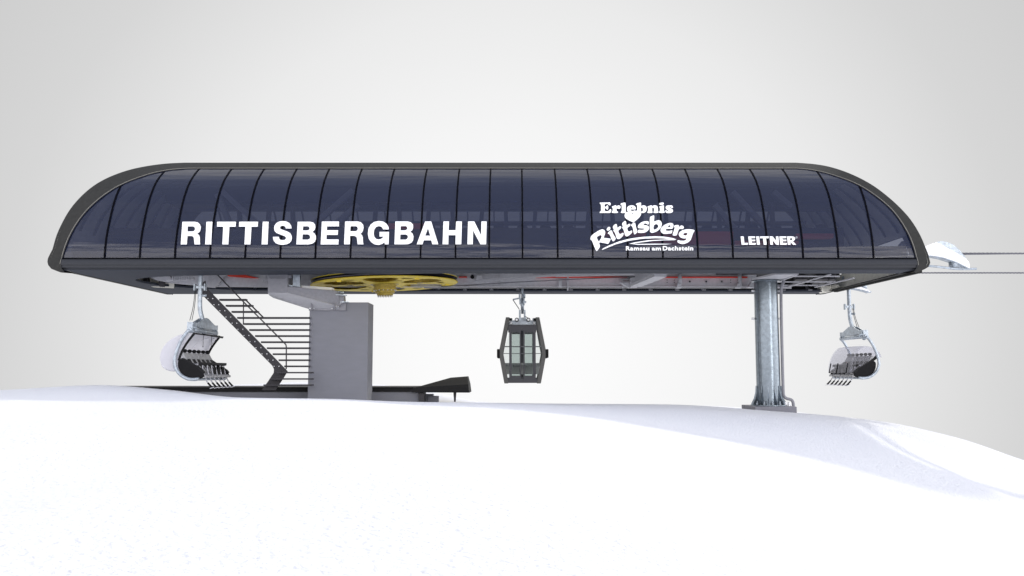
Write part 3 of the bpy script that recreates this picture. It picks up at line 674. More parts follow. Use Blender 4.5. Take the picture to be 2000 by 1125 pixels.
text_line('Ramsau', 1222.5, 1268.5, 488.8, 7.9, sg)
text_line('am', 1273, 1291, 488.8, 5.2, sg)
text_line('Dachstein', 1294.5, 1354, 488.8, 8.2, sg)

# ================================================================== PILLAR AND BRACKET
PY0, PY1 = 35.5, 36.8
pl = P(602.5, 700, PY0).x; pr = P(718, 700, PY0).x; pz = ZP(590.5, PY0)
o = MB().box(pl, pr, PY0, PY1, -1.0, pz)
o.build('concrete_pillar', 'concrete', bevel=.015, loc=((pl+pr)/2, PY0+.6, .5), label='square grey concrete pillar standing in the snow beside the stairs', category='pillar')
br = thing('support_bracket', 'grey steel bracket beam bolted to the top of the concrete pillar', 'bracket', (P(610, 590, 35).x, 35.2, ZP(600, 35.2)))
mb = MB()
f0 = P(523, 530, 34.4); f1 = P(561.5, 530, 34.4); f2 = P(561.5, 571.5, 34.4); f3 = P(523, 571.5, 34.4)
bk = 36.0
mb.prism([f0, f1, f2, f3], [Vector((v.x, bk, v.z)) for v in (f0, f1, f2, f3)])
mb.build('head_block', 'steel_grey', br, bevel=.01)
mb = MB()
a0 = P(561.6, 559.5, 34.41); a1 = P(655, 567.5, 35.0); a2 = P(662, 572, 35.1); a3 = P(662, 598.5, 35.25); a4 = P(561.6, 571.6, 34.41)
b0 = P(561.6, 559.5, 34.41)+Vector((0, 1.2, 0)); b1 = a1+Vector((0, .6, 0)); b2 = a2+Vector((0, .5, 0)); b3 = a3+Vector((0, .2, 0)); b4 = a4+Vector((0, 1.2, 0))
mb.prism([a0, a1, a2, a3, a4], [b0, b1, b2, b3, b4]); mb.build('beam_web', 'steel_grey', br, bevel=.008)
mb = MB()
u = [P(523, 571.8, 34.4), P(561.6, 571.9, 34.4), P(662, 598.8, 35.2), P(662, 603.5, 35.42), P(603, 603.5, 35.42), P(534, 582, 35.9), P(526, 577, 35.9)]
mb.prism(u, [v+Vector((0, .1, .06)) for v in u]); mb.build('beam_soffit', 'steel_light', br)
mb = MB(); mb.polyY([(603, 592), (675, 590), (675.5, 606.5), (603, 606.5)], 35.40, 35.495); mb.build('mounting_plate', 'steel_grey', br, bevel=.006)
for px in (605.8, 613, 648.5, 655.5, 663.5):
    py = 602 if px < 660 else 595
    mb = MB(); mb.cyl(P(px, py, 35.36), .03, .06, 'Y', 10); mb.build('bolt_or_hole_dot', 'bright_metal', br)
for px in (608.5, 652.5):
    mb = MB(); A = [P(px-1.5, 591, 35.0), P(px+1.5, 594, 35.0), P(px+1.8, 605, 35.2), P(px-.2, 605, 35.2)]; mb.prism(A, [v+Vector((0, .25, 0)) for v in A]); mb.build('gusset', 'steel_grey', br)
for (a, b, c, d) in ((626, 634, 599, 606), (657, 661, 599, 606)):
    pass
mb = MB(); mb.polyY([(662.5, 572), (671, 575), (672, 590), (662.5, 597)], 35.2, 35.6); mb.build('end_plate', 'steel_grey', br)
mb = MB(); mb.bar(P(656, 575.5, 35), P(677, 577, 35), .12, .04); mb.bar(P(664, 590, 35.2), P(681, 589.5, 35.3), .1, .03); mb.bar(P(562, 557, 34.6), P(572, 559, 34.6), .1, .06)
for i in range(6): mb.cyl(P(650+i*4, 569+i*.4, 35.1), .035, .1, 'Z', 8)
mb.build('pin', 'galv', br)
mb = MB(); A = [P(588, 557.5, 34.9), P(648, 561.5, 35.2), P(648, 566.5, 35.2), P(590, 562.5, 34.9)]; mb.prism(A, [v+Vector((0, .5, .02)) for v in A]); mb.build('cover_plate', 'white_sheet', br)
mb = MB(); mb.polyY([(572, 530), (585.5, 530), (585.5, 560.5), (572, 559)], 34.6, 34.8); mb.build('hanger_post', 'galv', br)
mb = MB(); mb.bar(P(521, 541, 34.6), P(570, 541, 34.6), .3, .1); mb.bar(P(515, 548.5, 34.5), P(535, 548, 34.5), .1, .06)
for i in range(6): mb.cyl(P(527+i*5.5, 543.5, 34.35), .025, .05, 'Y', 8)
mb.build('clamp_rail', 'steel_grey', br)

# ================================================================== BULL WHEEL
wc = P(751.5, 550.7, 36.7); R_ = 3.09
rot = Matrix.Rotation(math.radians(-2.0), 3, 'Y')
wh = thing('bullwheel', 'large yellow bullwheel lying flat under the station canopy', 'bullwheel', wc)
def wl(v): return wc+rot @ Vector(v)
dn, up_ = -.085, .085
mb = MB()
mb.lathe([(R_-.02, dn-.02), (R_, dn), (R_-.15, dn+.03)], wc, seg=96, rot=rot)
mb.lathe([(R_-.15, up_-.03), (R_-.02, up_), (R_-.02, up_+.02), (R_-.3, up_+.02)], wc, seg=96, rot=rot)
rimw = mb.build('wheel_rim', 'yellow', wh)
mb = MB(); mb.lathe([(R_-.02, dn+.02), (R_-.14, dn+.05), (R_-.14, up_-.04), (R_-.02, up_-.01)], wc, seg=96, rot=rot); mb.build('groove_liner', 'black_matt', rimw)
# web plate with openings
def opening(r, a):
    k = round(a/(math.pi/3)-.5); da = a-(k+.5)*math.pi/3
    da = da-.06; u = (r-1.78)/.86; v = da*r/(.36+.36*(r-1.0))
    if abs(u) ** 2.6+abs(v) ** 2.2 < 1: return True
    k2 = round(a/(math.pi/3)); da = a-k2*math.pi/3
    for rc, sa, sz in ((2.35, .0, .17), (1.45, .0, .13), (2.45, .42, .12)):
        for s2 in ((1, -1) if sa else (1,)):
            if ((r-rc)/sz)**2+((da-s2*sa)*r/(sz*1.5))**2 < 1: return True
    return False
mb = MB(); nr, na = 34, 300; rr = [.3+(R_-.02-.3)*i/nr for i in range(nr+1)]
def idx(i, j): return i*na+(j % na)
for zz in (dn-.022, dn+.022):
    V = [wl((rr[i]*math.cos(2*math.pi*j/na), rr[i]*math.sin(2*math.pi*j/na), zz)) for i in range(nr+1) for j in range(na)]
    Fq = [(idx(i, j), idx(i+1, j), idx(i+1, j+1), idx(i, j+1)) for i in range(nr) for j in range(na) if not opening((rr[i]+rr[i+1])/2, 2*math.pi*(j+.5)/na)]
    mb.add(V, Fq)
mb.build('wheel_web', 'yellow', wh)
mb = MB(); mb.lathe([(.4, up_-.01), (R_-.25, up_-.01)], wc, seg=64, rot=rot); mb.build('upper_web', 'yellow', wh)
for k in range(6):
    a = k*math.pi/3
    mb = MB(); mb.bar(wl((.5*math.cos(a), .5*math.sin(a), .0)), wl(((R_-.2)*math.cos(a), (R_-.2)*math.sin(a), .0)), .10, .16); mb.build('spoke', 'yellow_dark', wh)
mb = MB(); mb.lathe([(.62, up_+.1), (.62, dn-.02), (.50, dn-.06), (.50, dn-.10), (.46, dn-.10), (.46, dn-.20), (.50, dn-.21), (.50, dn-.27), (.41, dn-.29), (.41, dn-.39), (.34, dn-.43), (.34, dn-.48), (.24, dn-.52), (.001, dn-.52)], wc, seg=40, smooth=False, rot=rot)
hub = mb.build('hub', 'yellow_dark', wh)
mb = MB()
for k in range(16):
    a = 2*math.pi*k/16
    mb.cyl(wl((.46*math.cos(a), .46*math.sin(a), dn-.285)), .022, .05, seg=8); mb.cyl(wl((.30*math.cos(a), .30*math.sin(a), dn-.53)), .02, .05, seg=8)
mb.build('hub_bolts', 'bright_metal', hub)
for (a, r) in ((-2.2, 2.6), (-.9, 2.55), (.3, 2.7), (1.9, 2.75), (2.9, 2.7)):
    mb = MB(); mb.obox(wl((r*math.cos(a), r*math.sin(a), dn-.05)), (1, 0, 0), (0, 1, 0), (0, 0, 1), .16, .12, .06); mb.build('wheel_clamp', 'yellow', wh)

# ================================================================== ROPES
zr = ZP(495, 33.6); zf = ZP(533, 39.8)
rn = MB(); ptsn = []
# haul rope: near strand, round the wheel, far strand
ptsn.append(Vector((40, 33.61, zr))); ptsn.append(Vector((20, 33.61, zr))); ptsn.append(Vector((12, 33.61, zr-.1))); ptsn.append(Vector((0, 33.61, wc.z+.12)))
arc = [wl(((R_-.1)*math.cos(t), (R_-.1)*math.sin(t), .0)) for t in [math.radians(-90-180*k/40) for k in range(41)]]
ptsn += arc; 
ptsn += [Vector((1, 39.79, wc.z+.12)), Vector((11, 39.8, zf-.05)), Vector((16, 39.8, zf)), Vector((45, 39.8, zf))]
rn.tube(ptsn, .028, 8)
# strands, so the rope reads twisted where it leaves the station
for (ya, za, xa) in ((33.61, zr, 15.5), (39.8, zf, 14.3)):
    for s3 in range(3):
        q = []
        for k in range(400):
            x = xa+k*.035; ph = x*13+s3*2.094; q.append((x, ya+.022*math.cos(ph), za+.022*math.sin(ph)))
        rn.tube(q, .016, 5)
rn.build('haul_rope', 'rope', loc=(20, YC, zr), label='twisted steel haul rope running off to the right from both sides of the station', category='rope')
o = MB(); q = [P(862, 560, 37.6), P(1000, 551.5, 37.3), P(1100, 546.5, 37.1), P(1240, 540.5, 36.8)]
o.tube(q, .018, 8); 
o.build('guide_rope', 'rope', loc=tuple(P(1000, 551.5, 37.3)), label='thin dark guide rope running from the yellow wheel along the grey girder', category='rope')

# ================================================================== ROPE ENTRY HORNS
def horn(label, Y, pts_sheet, dY, rail, cyl_, group, back=None):
    t = thing('rope_entry_horn', label, 'guide rail', P(*rail[0], Y), group)
    top_, bot_ = pts_sheet
    A = [P(x, y, Y-.25) for x, y in top_]; B = [P(x, y, Y-.25) for x, y in bot_]
    mb = MB(); nn = len(A); V = []
    for a, b in zip(A, B): V += [a, b]
    V2 = [v+Vector((0, .015, 0)) for v in V]
    mb.add(V, [(2*i, 2*i+1, 2*i+3, 2*i+2) for i in range(nn-1)], False)
    mb.build('guide_sheet', 'white_sheet', t)
    if back:
        mb = MB(); mb.polyY(back, Y+.02, Y+.2); mb.build('back_sheet', 'galv', t)
    mb = MB(); Bl = B; V = []
    for b in Bl: V += [b+Vector((0, 0.0, -.002)), b+Vector((0, .45, -.002))]
    mb.add(V, [(2*i, 2*i+1, 2*i+3, 2*i+2) for i in range(nn-1)], True)
    s = mb.build('guide_lip', 'galv', t); so = s.modifiers.new('s', 'SOLIDIFY'); so.thickness = .02
    mb = MB(); mb.tube([P(x, y, Y-.1) for x, y in rail], .045, 12, smooth_path=2); mb.build('rail', 'galv', t)
    (x_, ya, yb_), r_ = cyl_
    mb = MB(); z1, z2 = ZP(ya, Y), ZP(yb_, Y); c = P(x_, (ya+yb_)/2, Y+.05); mb.cyl((c.x, Y+.05, (z1+z2)/2), r_, abs(z1-z2), seg=24); mb.build('roller', 'galv', t)
horn('large white and galvanised rope entry horn at the upper right end of the canopy', 33.5,
     ([(1790, 486), (1806, 481.5), (1829, 472.5), (1850, 484), (1872, 496), (1886, 505), (1892, 511), (1894, 517), (1894, 522)],
      [(1790, 498), (1812, 498.5), (1828, 500), (1842, 502.5), (1858, 507.5), (1872, 513), (1883, 518.5), (1890, 522), (1893.5, 523.5)]), .4,
     [(1800, 519), (1816, 519.5), (1842, 522), (1862, 525), (1880, 525.5), (1907, 525)], ((1865, 510, 522.5), .22), 'rope entry horns',
     back=[(1829, 472.3), (1841, 471), (1852, 473.5), (1863, 478.5), (1874, 488), (1884, 500), (1889, 508), (1872, 504), (1850, 500), (1829, 490)])
horn('small galvanised rope entry horn below the open end, above the right-hand chair', 40.3,
     ([(1640, 559), (1658, 559), (1672, 559), (1684, 561), (1694, 565), (1700, 569)], [(1640, 562), (1658, 562.5), (1672, 563.5), (1684, 566), (1694, 568.5), (1700, 570.5)]), .4,
     [(1640, 562), (1664, 563.5), (1684, 566.5), (1693, 568), (1701, 570.5)], ((1686, 555, 565), .16), 'rope entry horns')

# ================================================================== STEEL COLUMN
cy = 36.4; cb = P(1500.5, 789, cy); ct = P(1495.5, 548, cy)
ctop = ct.z; cbot = CZ-1.41
cx = (P(1496, 560, cy).x+P(1501, 780, cy).x)/2
cl = thing('steel_column', 'thick galvanised round steel column bolted to a grey base block', 'column', (cx, cy, cbot))
mb = MB(); mb.lathe([(.487, cbot+.04), (.480, ctop-.02)], (cx, cy, 0), seg=64); mb.build('shaft', 'galv_column', cl)
mb = MB(); mb.lathe([(.02, ctop-.05), (.585, ctop-.05), (.60, ctop-.04), (.60, ctop-.01), (.585, ctop), (.02, ctop)], (cx, cy, 0), seg=64, smooth=False); mb.build('top_flange', 'galv_column', cl)
mb = MB(); mb.lathe([(.48, cbot), (.74, cbot), (.74, cbot+.045), (.48, cbot+.045)], (cx, cy, 0), seg=64, smooth=False); mb.build('base_flange', 'galv_column', cl)
zz1 = ZP(753.5, cy)
for k in range(12):
    a = math.radians(k*30+12); dr = Vector((math.cos(a), math.sin(a), 0)); tn = Vector((-dr.y, dr.x, 0))*.014; c0 = Vector((cx, cy, 0))
    pp = [(.47, zz1), (.515, zz1), (.535, zz1-.28), (.60, zz1-.52), (.70, cbot+.10), (.72, cbot+.045), (.47, cbot+.045)]
    A = [c0+dr*r+Vector((0, 0, z)) for r, z in pp]
    mb = MB(); mb.prism([v-tn for v in A], [v+tn for v in A]); mb.build('gusset', 'galv_column', cl)
for k in range(12):
    a = math.radians(k*30+27)
    mb = MB(); c0 = Vector((cx+.63*math.cos(a), cy+.63*math.sin(a), 0)); mb.cyl(c0+Vector((0, 0, cbot+.08)), .05, .08, seg=6); mb.cyl(c0+Vector((0, 0, cbot+.14)), .026, .12, seg=10); mb.build('anchor_bolt', 'galv', cl)
for py in (568, 622.5):
    for sx in (-1, 1):
        mb = MB(); c0 = P(1496.5+sx*(25.5 if sx < 0 else 24), py, cy); mb.cyl(c0, .045, .13, 'X', 12); mb.build('lug', 'bright_metal', cl)
mb = MB(); mb.box(P(1475, 790, 35.3).x, P(1556, 790, 35.3).x, 35.3, 37.4, -1.6, cbot)
mb.build('base_block', 'plinth', bevel=.012, loc=(cx, 36.3, -.3), label='low dark grey concrete block in the snow under the round column', category='base block')
# sloping head plate above the column
hp = ctop-CZ+.01
mb = MB(); q = [H(1469, 546.8, hp), H(1514, 537.0, hp), H(1560, 536.2, hp), H(1524, 546.6, hp)]
mb.prism(q, [v+Vector((0, 0, .08)) for v in q]); mb.build('head_plate', 'steel_light', frame)
mb = MB(); mb.polyY([(1461, 561), (1472, 546), (1478, 546), (1478, 562)], 37.6, 37.9); mb.build('head_plate', 'steel_light', frame)
# cable pipe
o = MB(); o.tube([P(1531, 540, 36.2), P(1530.5, 551, 36.2), P(1527.5, 556, 36.2), P(1525.5, 562, 36.2), P(1525.5, 600, 36.2), P(1529.5, 768, 36.2), P(1531, 774, 36.2), P(1536, 778.5, 36.2), P(1542, 779.5, 36.2), P(1547, 781.5, 36.2), P(1549.5, 787, 36.2), P(1549.8, 795, 36.2)], .062, 14, smooth_path=2)
o.build('cable_pipe', 'steel_grey', loc=tuple(P(1530, 780, 36.2)), label='thin grey cable pipe running down beside the round column', category='pipe')
mb = MB(); mb.box(P(1533.5, 784, 36).x, P(1537.5, 784, 36).x, 36, 36.1, cbot, cbot+.16); mb.box(P(1540, 784, 36).x, P(1545, 784, 36).x, 36, 36.1, cbot, cbot+.15); mb.build('pipe_clamp', 'bright_metal', cl)

# ================================================================== STAIRCASE
st = thing('staircase', 'dark steel staircase with long thin treads and a handrail left of the pillar', 'stairs', (P(530, 762, 35).x, 35.2, ZP(762, 35)))
SY = 35.15
mb = MB(); mb.polyY([(380, 561), (401, 548), (402.5, 561.5), (561.5, 725), (555, 736), (538, 762), (511, 762), (524, 744), (534.5, 728), (535, 721), (531.5, 714)], SY, SY+.05)
stringer = mb.build('stringer', 'dark_steel', st)
for i in range(13):
    py = 571.5+i*12.02; px = 404+i*11.75
    for dx in (0, 9.5):
        mb = MB(); mb.cyl(P(px+dx+2.2, py+(11.5 if dx == 0 else 11.6), SY-.01), .019, .04, 'Y', 10); mb.build('bolt_or_hole_dot', 'bright_metal', stringer)  # bright discs stand for sky seen through holes in the stringer
ty = [(585.3, 428, 480), (597, 440.5, 492), (608.9, 452, 503), (620.7, 463, 604), (632.6, 475, 604), (644.4, 486.5, 604), (656.2, 498, 604), (668.2, 509.5, 604), (680, 521, 604), (691.7, 532.5, 604), (703.5, 544, 604), (715.5, 555, 604)]
for py, a, b in ty:
    mb = MB(); mb.polyY([(a, py-1.7), (b, py-1.7), (b, py+1.7), (a, py+1.7)], 35.3, 35.55 if b > 600 else 35.55); mb.build('tread', 'dark_steel', st)
for py, a in ((727.8, 540), (740.2, 527), (752.3, 514.5)):
    mb = MB(); mb.polyY([(a, py-1.5), (610, py-1.5), (610, py+1.5), (a, py+1.5)], 34.85, 35.1); mb.build('tread', 'dark_steel', st)
mb = MB(); mb.tube([P(400, 511, 35.0), P(424.5, 536.5, 35.0), P(475.5, 589.5, 35.0), P(555.5, 670, 35.0), P(558.5, 673.5, 35), P(559.3, 678, 35), P(559, 721, 35.0)], .027, 8); mb.build('handrail', 'dark_steel', st)
mb = MB(); mb.tube([P(478.5, 584.5, 35.7), P(514, 619.8, 35.7)], .03, 8); mb.build('handrail', 'dark_steel', st)
mb = MB(); mb.tube([P(475.6, 589, 35.0), P(475.3, 634, 35.0)], .024, 8); mb.build('post', 'dark_steel', st)

# ================================================================== PLATFORM
pf = thing('loading_platform', 'low black edged loading platform on a grey concrete wall behind the pillar', 'platform', (P(500, 760, 37.2).x, 37.5, ZP(766, 37.2)))
PZ = ZP(756, 37.2); xa, xb = P(150, 760, 37.2).x, P(808, 760, 37.2).x
mb = MB(); mb.box(xa, xb, 37.2, 40.6, ZP(765.3, 37.2), PZ); mb.box(xa, xb, 37.12, 37.2, ZP(758, 37.2), PZ+.004); mb.build('edge_beam', 'black_sheet', pf)
mb = MB(); mb.box(xa, P(818, 760, 37.3).x, 37.3, 40.5, -1.2, ZP(765.3, 37.2)-.004); mb.build('concrete_wall', 'concrete', pf)
mb = MB(); mb.box(P(818.5, 760, 37.1).x, P(828, 760, 37.1).x, 37.1, 37.9, -1.2, ZP(767.3, 37.1)); mb.build('support_post', 'dark_steel', pf)
mb = MB(); mb.box(P(836, 760, 38).x, P(855, 760, 38).x, 38, 38.7, -1.2, ZP(774, 38)); mb.box(P(824, 760, 38.1).x, P(844.5, 760, 38.1).x, 38.1, 38.8, -1.2, ZP(770, 38.1)); mb.build('step', 'concrete', pf)
rp = thing('conveyor_hood', 'black wedge shaped hood at the right end of the loading platform', 'hood', (P(880, 760, 37.3).x, 37.8, ZP(767, 37)))
mb = MB()
F = [P(806, 766.5, 36.9), P(798, 763.5, 36.9), P(810, 757, 36.9), P(914.5, 750.5, 36.9), P(916.5, 767, 36.9)]
Bk = [P(806, 766.5, 38.9), P(798, 763.5, 38.9), P(810, 757, 38.9), P(914.5, 750.5, 38.9), P(916.5, 767, 38.9)]
Bk = [Vector((f.x, 38.9, f.z)) for f in F]
mb.prism(F, Bk)
t0 = Vector(F[2]); t1 = Vector(F[3]); c0, c1 = P(880, 737.5, 37.7), P(913, 735, 37.7)
b2, b3 = Bk[2], Bk[3]; c2 = Vector((c0.x, 38.6, c0.z)); c3 = Vector((c1.x, 38.6, c1.z))
mb.add([t0, t1, c1, c0, b2, b3, c3, c2], [(0, 1, 2, 3), (3, 2, 6, 7), (4, 7, 6, 5), (1, 5, 6, 2), (0, 3, 7, 4)])
mb.build('hood_body', 'black_sheet', rp)
mb = MB(); mb.polyY([(885.5, 767), (891, 767), (889.8, 785), (886.8, 785)], 37.6, 37.75); mb.build('foot', 'dark_steel', rp)

# ================================================================== CHAIRS
def chair(label, X0, Y0, sg_, closed, hang, name='chairlift_chair'):
    """X0: yoke position, sg_: +1 faces right, -1 faces left. Measures a (forward), w (across), z above the yoke."""
    ZY = CZ+1.70
    t = thing(name, label, 'chairlift chair', (X0, Y0, ZY), 'six-seat chairs with bubbles')
    def W(a, w, z): return Vector((X0+sg_*a, Y0+w, ZY+z))
    XR, ZR = -11.95, CZ+1.70
    def la(px, py, Y=32.1):
        v = P(px, py, Y); return (v.x-XR, v.z-ZR)
    HW = 1.5
    # hanger
    zt = (zr if Y0 < 36 else zf)-ZY
    mb = MB(); mb.tube([W(sg_*hang, 0, zt), W(sg_*hang, 0, 1.6), W(sg_*hang, 0, .95), W(sg_*(hang*.85), 0, .62), W(sg_*(hang*.3), 0, .34), W(0, 0, .12)], .085, 14, smooth_path=2)
    hg = mb.build('hanger', 'galv', t)
    mb = MB(); mb.obox(W(sg_*hang, 0, zt-.15), (1, 0, 0), (0, 1, 0), (0, 0, 1), .5, .25, .3); mb.build('grip', 'galv', t)
    mb = MB()
    gz_ = 1.55 if Y0 < 36 else 1.25
    mb.obox(W(sg_*hang-.0, -.02, gz_), (1, 0, 0), (0, 1, 0), (0, 0, 1), .30, .10, .09)
    for s in (-1, 1): mb.obox(W(sg_*hang, 0, gz_)+Vector((s*.2, 0, 0)), (1, 0, 0), (0, 1, 0), (0, 0, 1), .04, .22, .26)
    mb.cyl(W(sg_*hang, 0, gz_-.32)+Vector((.15, 0, 0)), .05, .2, 'X', 12)
    mb.build('guide_bracket', 'galv', t)
    mb = MB()
    for dx in (-.12, -.16): mb.tube([W(sg_*hang, 0, gz_-.1)+Vector((dx*(1 if Y0 < 36 else -1), -.1, 0)), W(sg_*hang, 0, .8)+Vector((dx*1.2*(1 if Y0 < 36 else -1), -.12, 0)), W(sg_*hang*.8, 0, .25)+Vector((dx*2*(1 if Y0 < 36 else -1), -.2, 0))], .012, 6, smooth_path=2)
    mb.build('cable', 'black_matt', hg)
    # yoke: gusseted plates and cross tube along the chair's width
    pk = [(-HW+.25, -.02), (-HW+.25, .10), (-.9, .13), (-.25, .32), (0, .36), (.25, .34), (1.0, .12), (HW-.15, .14), (HW-.15, -.05), (0, -.06)]
    mb = MB()
    for dx in (-.10, .10):
        A = [W(dx-.01, w, z) for w, z in pk]; mb.prism(A, [v+Vector((sg_*.02, 0, 0)) for v in A])
    yk = mb.build('yoke', 'galv', t)
    mb = MB(); mb.tube([W(0, -HW, -.16), W(0, HW, -.16)], .085, 14)
    for w in (-HW+.12, -HW+.55, HW-.2):
        mb.obox(W(0, w, -.04), (1, 0, 0), (0, 1, 0), (0, 0, 1), .21, .06, .33)
    for w in (-HW+.3,): mb.ell(W(0, w, -.2), .11, .14, .12)
    mb.build('cross_tube', 'galv', yk)
    # hoops
    hp_ = [(369, 644), (362, 650), (354, 662), (347, 676), (341.5, 692), (338.5, 706), (341, 719), (349, 731), (362, 739.5), (376, 741.5), (387, 740)]
    for s in (-1, 1):
        mb = MB(); mb.tube([W(*(lambda q: (q[0], s*HW, q[1]))(la(*q))) for q in hp_], .062, 12, smooth_path=1); mb.build('hoop', 'galv', t)
    mb = MB(); q = la(380, 741); mb.tube([W(q[0], -HW, q[1]), W(q[0], HW, q[1])], .05, 12); q = la(368, 741); mb.tube([W(q[0], -HW, q[1]), W(q[0], HW, q[1])], .04, 12); mb.build('base_tube', 'galv', t)
    # side panels
    sp_ = [(344.5, 706), (347, 702.5), (353, 701.5), (362, 704), (374, 711), (386, 721), (394, 729.5), (396.5, 734), (393, 738), (383, 740), (368, 739.5), (357, 735), (349, 727), (345, 717)]
    for s in (-1, 1):
        mb = MB(); A = smooth([la(*q) for q in sp_]); w0 = s*(HW-.04)
        mb.prism([W(a, w0, z) for a, z in A], [W(a, w0-s*.09, z) for a, z in A]); mb.build('side_panel', 'black_matt', t, bevel=.02)
        mb = MB(); A = [la(*q) for q in ((347, 703), (353, 699), (358, 700), (372, 709), (392, 722), (396, 727), (394, 730), (380, 716), (360, 704))]
        mb.prism([W(a, w0, z) for a, z in A], [W(a, w0-s*.16, z) for a, z in A]); mb.build('armrest', 'black_sheet', t)
    # seats
    a_t = la(353.5, 688); a_b = la(377, 730); a_f = la(396, 735); hd = la(353.5, 686)
    for i in range(6):
        w = -1.2+i*.48
        def slab(p0, p1, w0, w1, th):
            d = Vector((p1[0]-p0[0], 0, p1[1]-p0[1])).normalized(); nn_ = (d.z*th, -d.x*th)
            c = [(p0[0], p0[1]), (p1[0], p1[1]), (p1[0]+nn_[0], p1[1]+nn_[1]), (p0[0]+nn_[0], p0[1]+nn_[1])]
            return [W(a, w0, z) for a, z in c], [W(a, w1, z) for a, z in c]
        mb = MB(); mb.prism(*slab(a_t, a_b, w-.22, w+.22, .08)); bkr = mb.build('backrest', 'seat_grey', t, bevel=.02)
        up2 = (a_t[0]*.68+a_b[0]*.32, a_t[1]*.68+a_b[1]*.32); lo2 = (a_t[0]*.25+a_b[0]*.75, a_t[1]*.25+a_b[1]*.75)
        off_ = (.02, .03)
        mb = MB(); mb.prism(*slab((up2[0]+.01, up2[1]+.004), (lo2[0]+.01, lo2[1]+.004), w-.13, w+.13, -.012)); mb.build('back_pad', 'black_sheet', bkr)
        mb = MB(); mb.obox(W((a_b[0]+a_f[0])/2, w, (a_b[1]+a_f[1])/2), W(a_f[0], 0, a_f[1])-W(a_b[0], 0, a_b[1]), (0, 1, 0), (0, 0, 1), .52, .42, .09); mb.build('seat', 'seat_grey', t, bevel=.03)
        mb = MB(); mb.ell(W(hd[0]+.0, w, hd[1]+.02), .075, .155, .07, 14, 7); mb.build('headrest', 'black_matt', t)
        # footrest
        fr0 = [la(*q, 32.4) for q in ((394, 712), (394.5, 722), (398, 735), (402.5, 745), (407, 750.5))]
        fr1 = [la(*q, 32.4) for q in ((404.5, 748.0), (413.5, 757.5))]
        mb = MB(); mb.tube([W(a, w, z) for a, z in fr0]+[W(fr1[1][0], w, fr1[1][1])], .026, 8, smooth_path=1)
        mb.obox(W(fr1[1][0]-.02, w, fr1[1][1]), (1, .35, .3), (-.35, 1, 0), (0, 0, 1), .16, .16, .025)
        frr = mb.build('footrest', 'bar_grey', t)
        mb = MB(); mb.tube([W(a, w, z) for a, z in fr1], .036, 8); mb.build('sleeve', 'black_matt', frr)
    bz = la(393, 711, 32.4)
    mb = MB(); mb.obox(W(bz[0], .0, bz[1]), (1, 0, .3), (0, 1, 0), (0, 0, 1), .13, 2.85, .10); mb.build('restraint_bar', 'black_sheet', t, bevel=.02)
    mb = MB(); q = la(384, 712, 32.4); mb.obox(W(q[0], -1.2, q[1]), (1, 0, 0), (0, 1, 0), (0, 0, 1), .22, .10, .07); mb.build('bar_joint', 'bar_grey', t, bevel=.02)
    for w in (.0, .48, .96):
        mb = MB(); q = la(396.5, 724, 32.4); mb.obox(W(q[0], w+.0, q[1]), (0, 1, 0), (1, 0, -.3), (0, 0, 1), .26, .03, .28); mb.build('leg_pad', 'black_matt', t)
    # bubble
    if not closed:
        arc = [(378, 650), (366, 650.5), (350, 653), (334, 660), (321, 670.5), (312, 684), (308.5, 698), (311.5, 712), (321, 721), (336, 724), (346, 722)]
        C = [la(*q) for q in arc]
        fb = [(376, 651.5), (366, 664), (357, 677), (350.5, 690), (346, 704)]
    else:
        def lb(px, py, Y=38.3): v = P(px, py, Y); return (-(v.x-15.60), v.z-ZR)
        C = [lb(*q) for q in ((1723, 697), (1719, 688), (1710, 681), (1699, 676), (1688, 675), (1680, 681), (1673, 690), (1668, 702), (1665, 715), (1664, 728))]
        fb = None
    Cv = np.array(C); dd = np.concatenate([[0], np.cumsum(np.hypot(*np.diff(Cv, axis=0).T))]); C = [tuple(v) for v in pchip(np.linspace(0, dd[-1], 28), dd, Cv)]
    mb = MB(); V = []; nw = 14
    for a, z in C:
        for k in range(nw+1):
            w = -1+2*k/nw
            cx2, cz2 = C[len(C)//2]; e = abs(w)**4*.03
            V.append(W(a+(0.35*e if not closed else -e), w*(HW-.1), z-e))
    mb.add(V, [(i*(nw+1)+k, i*(nw+1)+k+1, (i+1)*(nw+1)+k+1, (i+1)*(nw+1)+k) for i in range(len(C)-1) for k in range(nw)], True)
    bb = mb.build('bubble', 'bubble_closed' if closed else 'bubble_open', t)
    for s in (-1, 1):
        mb = MB(); lp = [W(a, s*(HW-.1), z) for a, z in C]
        if closed: lp += [W(*(lambda q: (q[0], s*(HW-.1), q[1]))(lb(*q))) for q in ((1690, 716), (1709, 701))]
        else: lp += [W(*(lambda q: (q[0], s*(HW-.1), q[1]))(la(*q))) for q in ((346, 704), (350.5, 690), (357, 677), (366, 664))]
        mb.add(lp, [list(range(len(lp)))]); mb.build('bubble_side', 'bubble_side' if closed else 'bubble_open', bb)
    if not closed:
        for s in (-1, 1):
            mb = MB(); mb.tube([W(*(lambda q: (q[0], s*(HW-.08), q[1]))(la(*q))) for q in fb], .045, 8, smooth_path=1); mb.build('bubble_frame', 'black_sheet', bb)
        q1, q2 = la(376, 651), la(384, 650)
        mb = MB()
        mb.tube([W(q1[0], -HW+.08, q1[1]), W(q1[0], HW-.08, q1[1])], .03, 8); mb.tube([W(q2[0], -HW+.5, q2[1]-.02), W(q2[0], HW-.2, q2[1]-.08)], .025, 8)
        for w in (-.9, -.2, .5, 1.2): mb.tube([W(q1[0], w, q1[1]), W(q2[0], w+.2, q2[1]-.04)], .02, 6)
        mb.build('bubble_frame', 'black_sheet', bb)
        mb = MB()
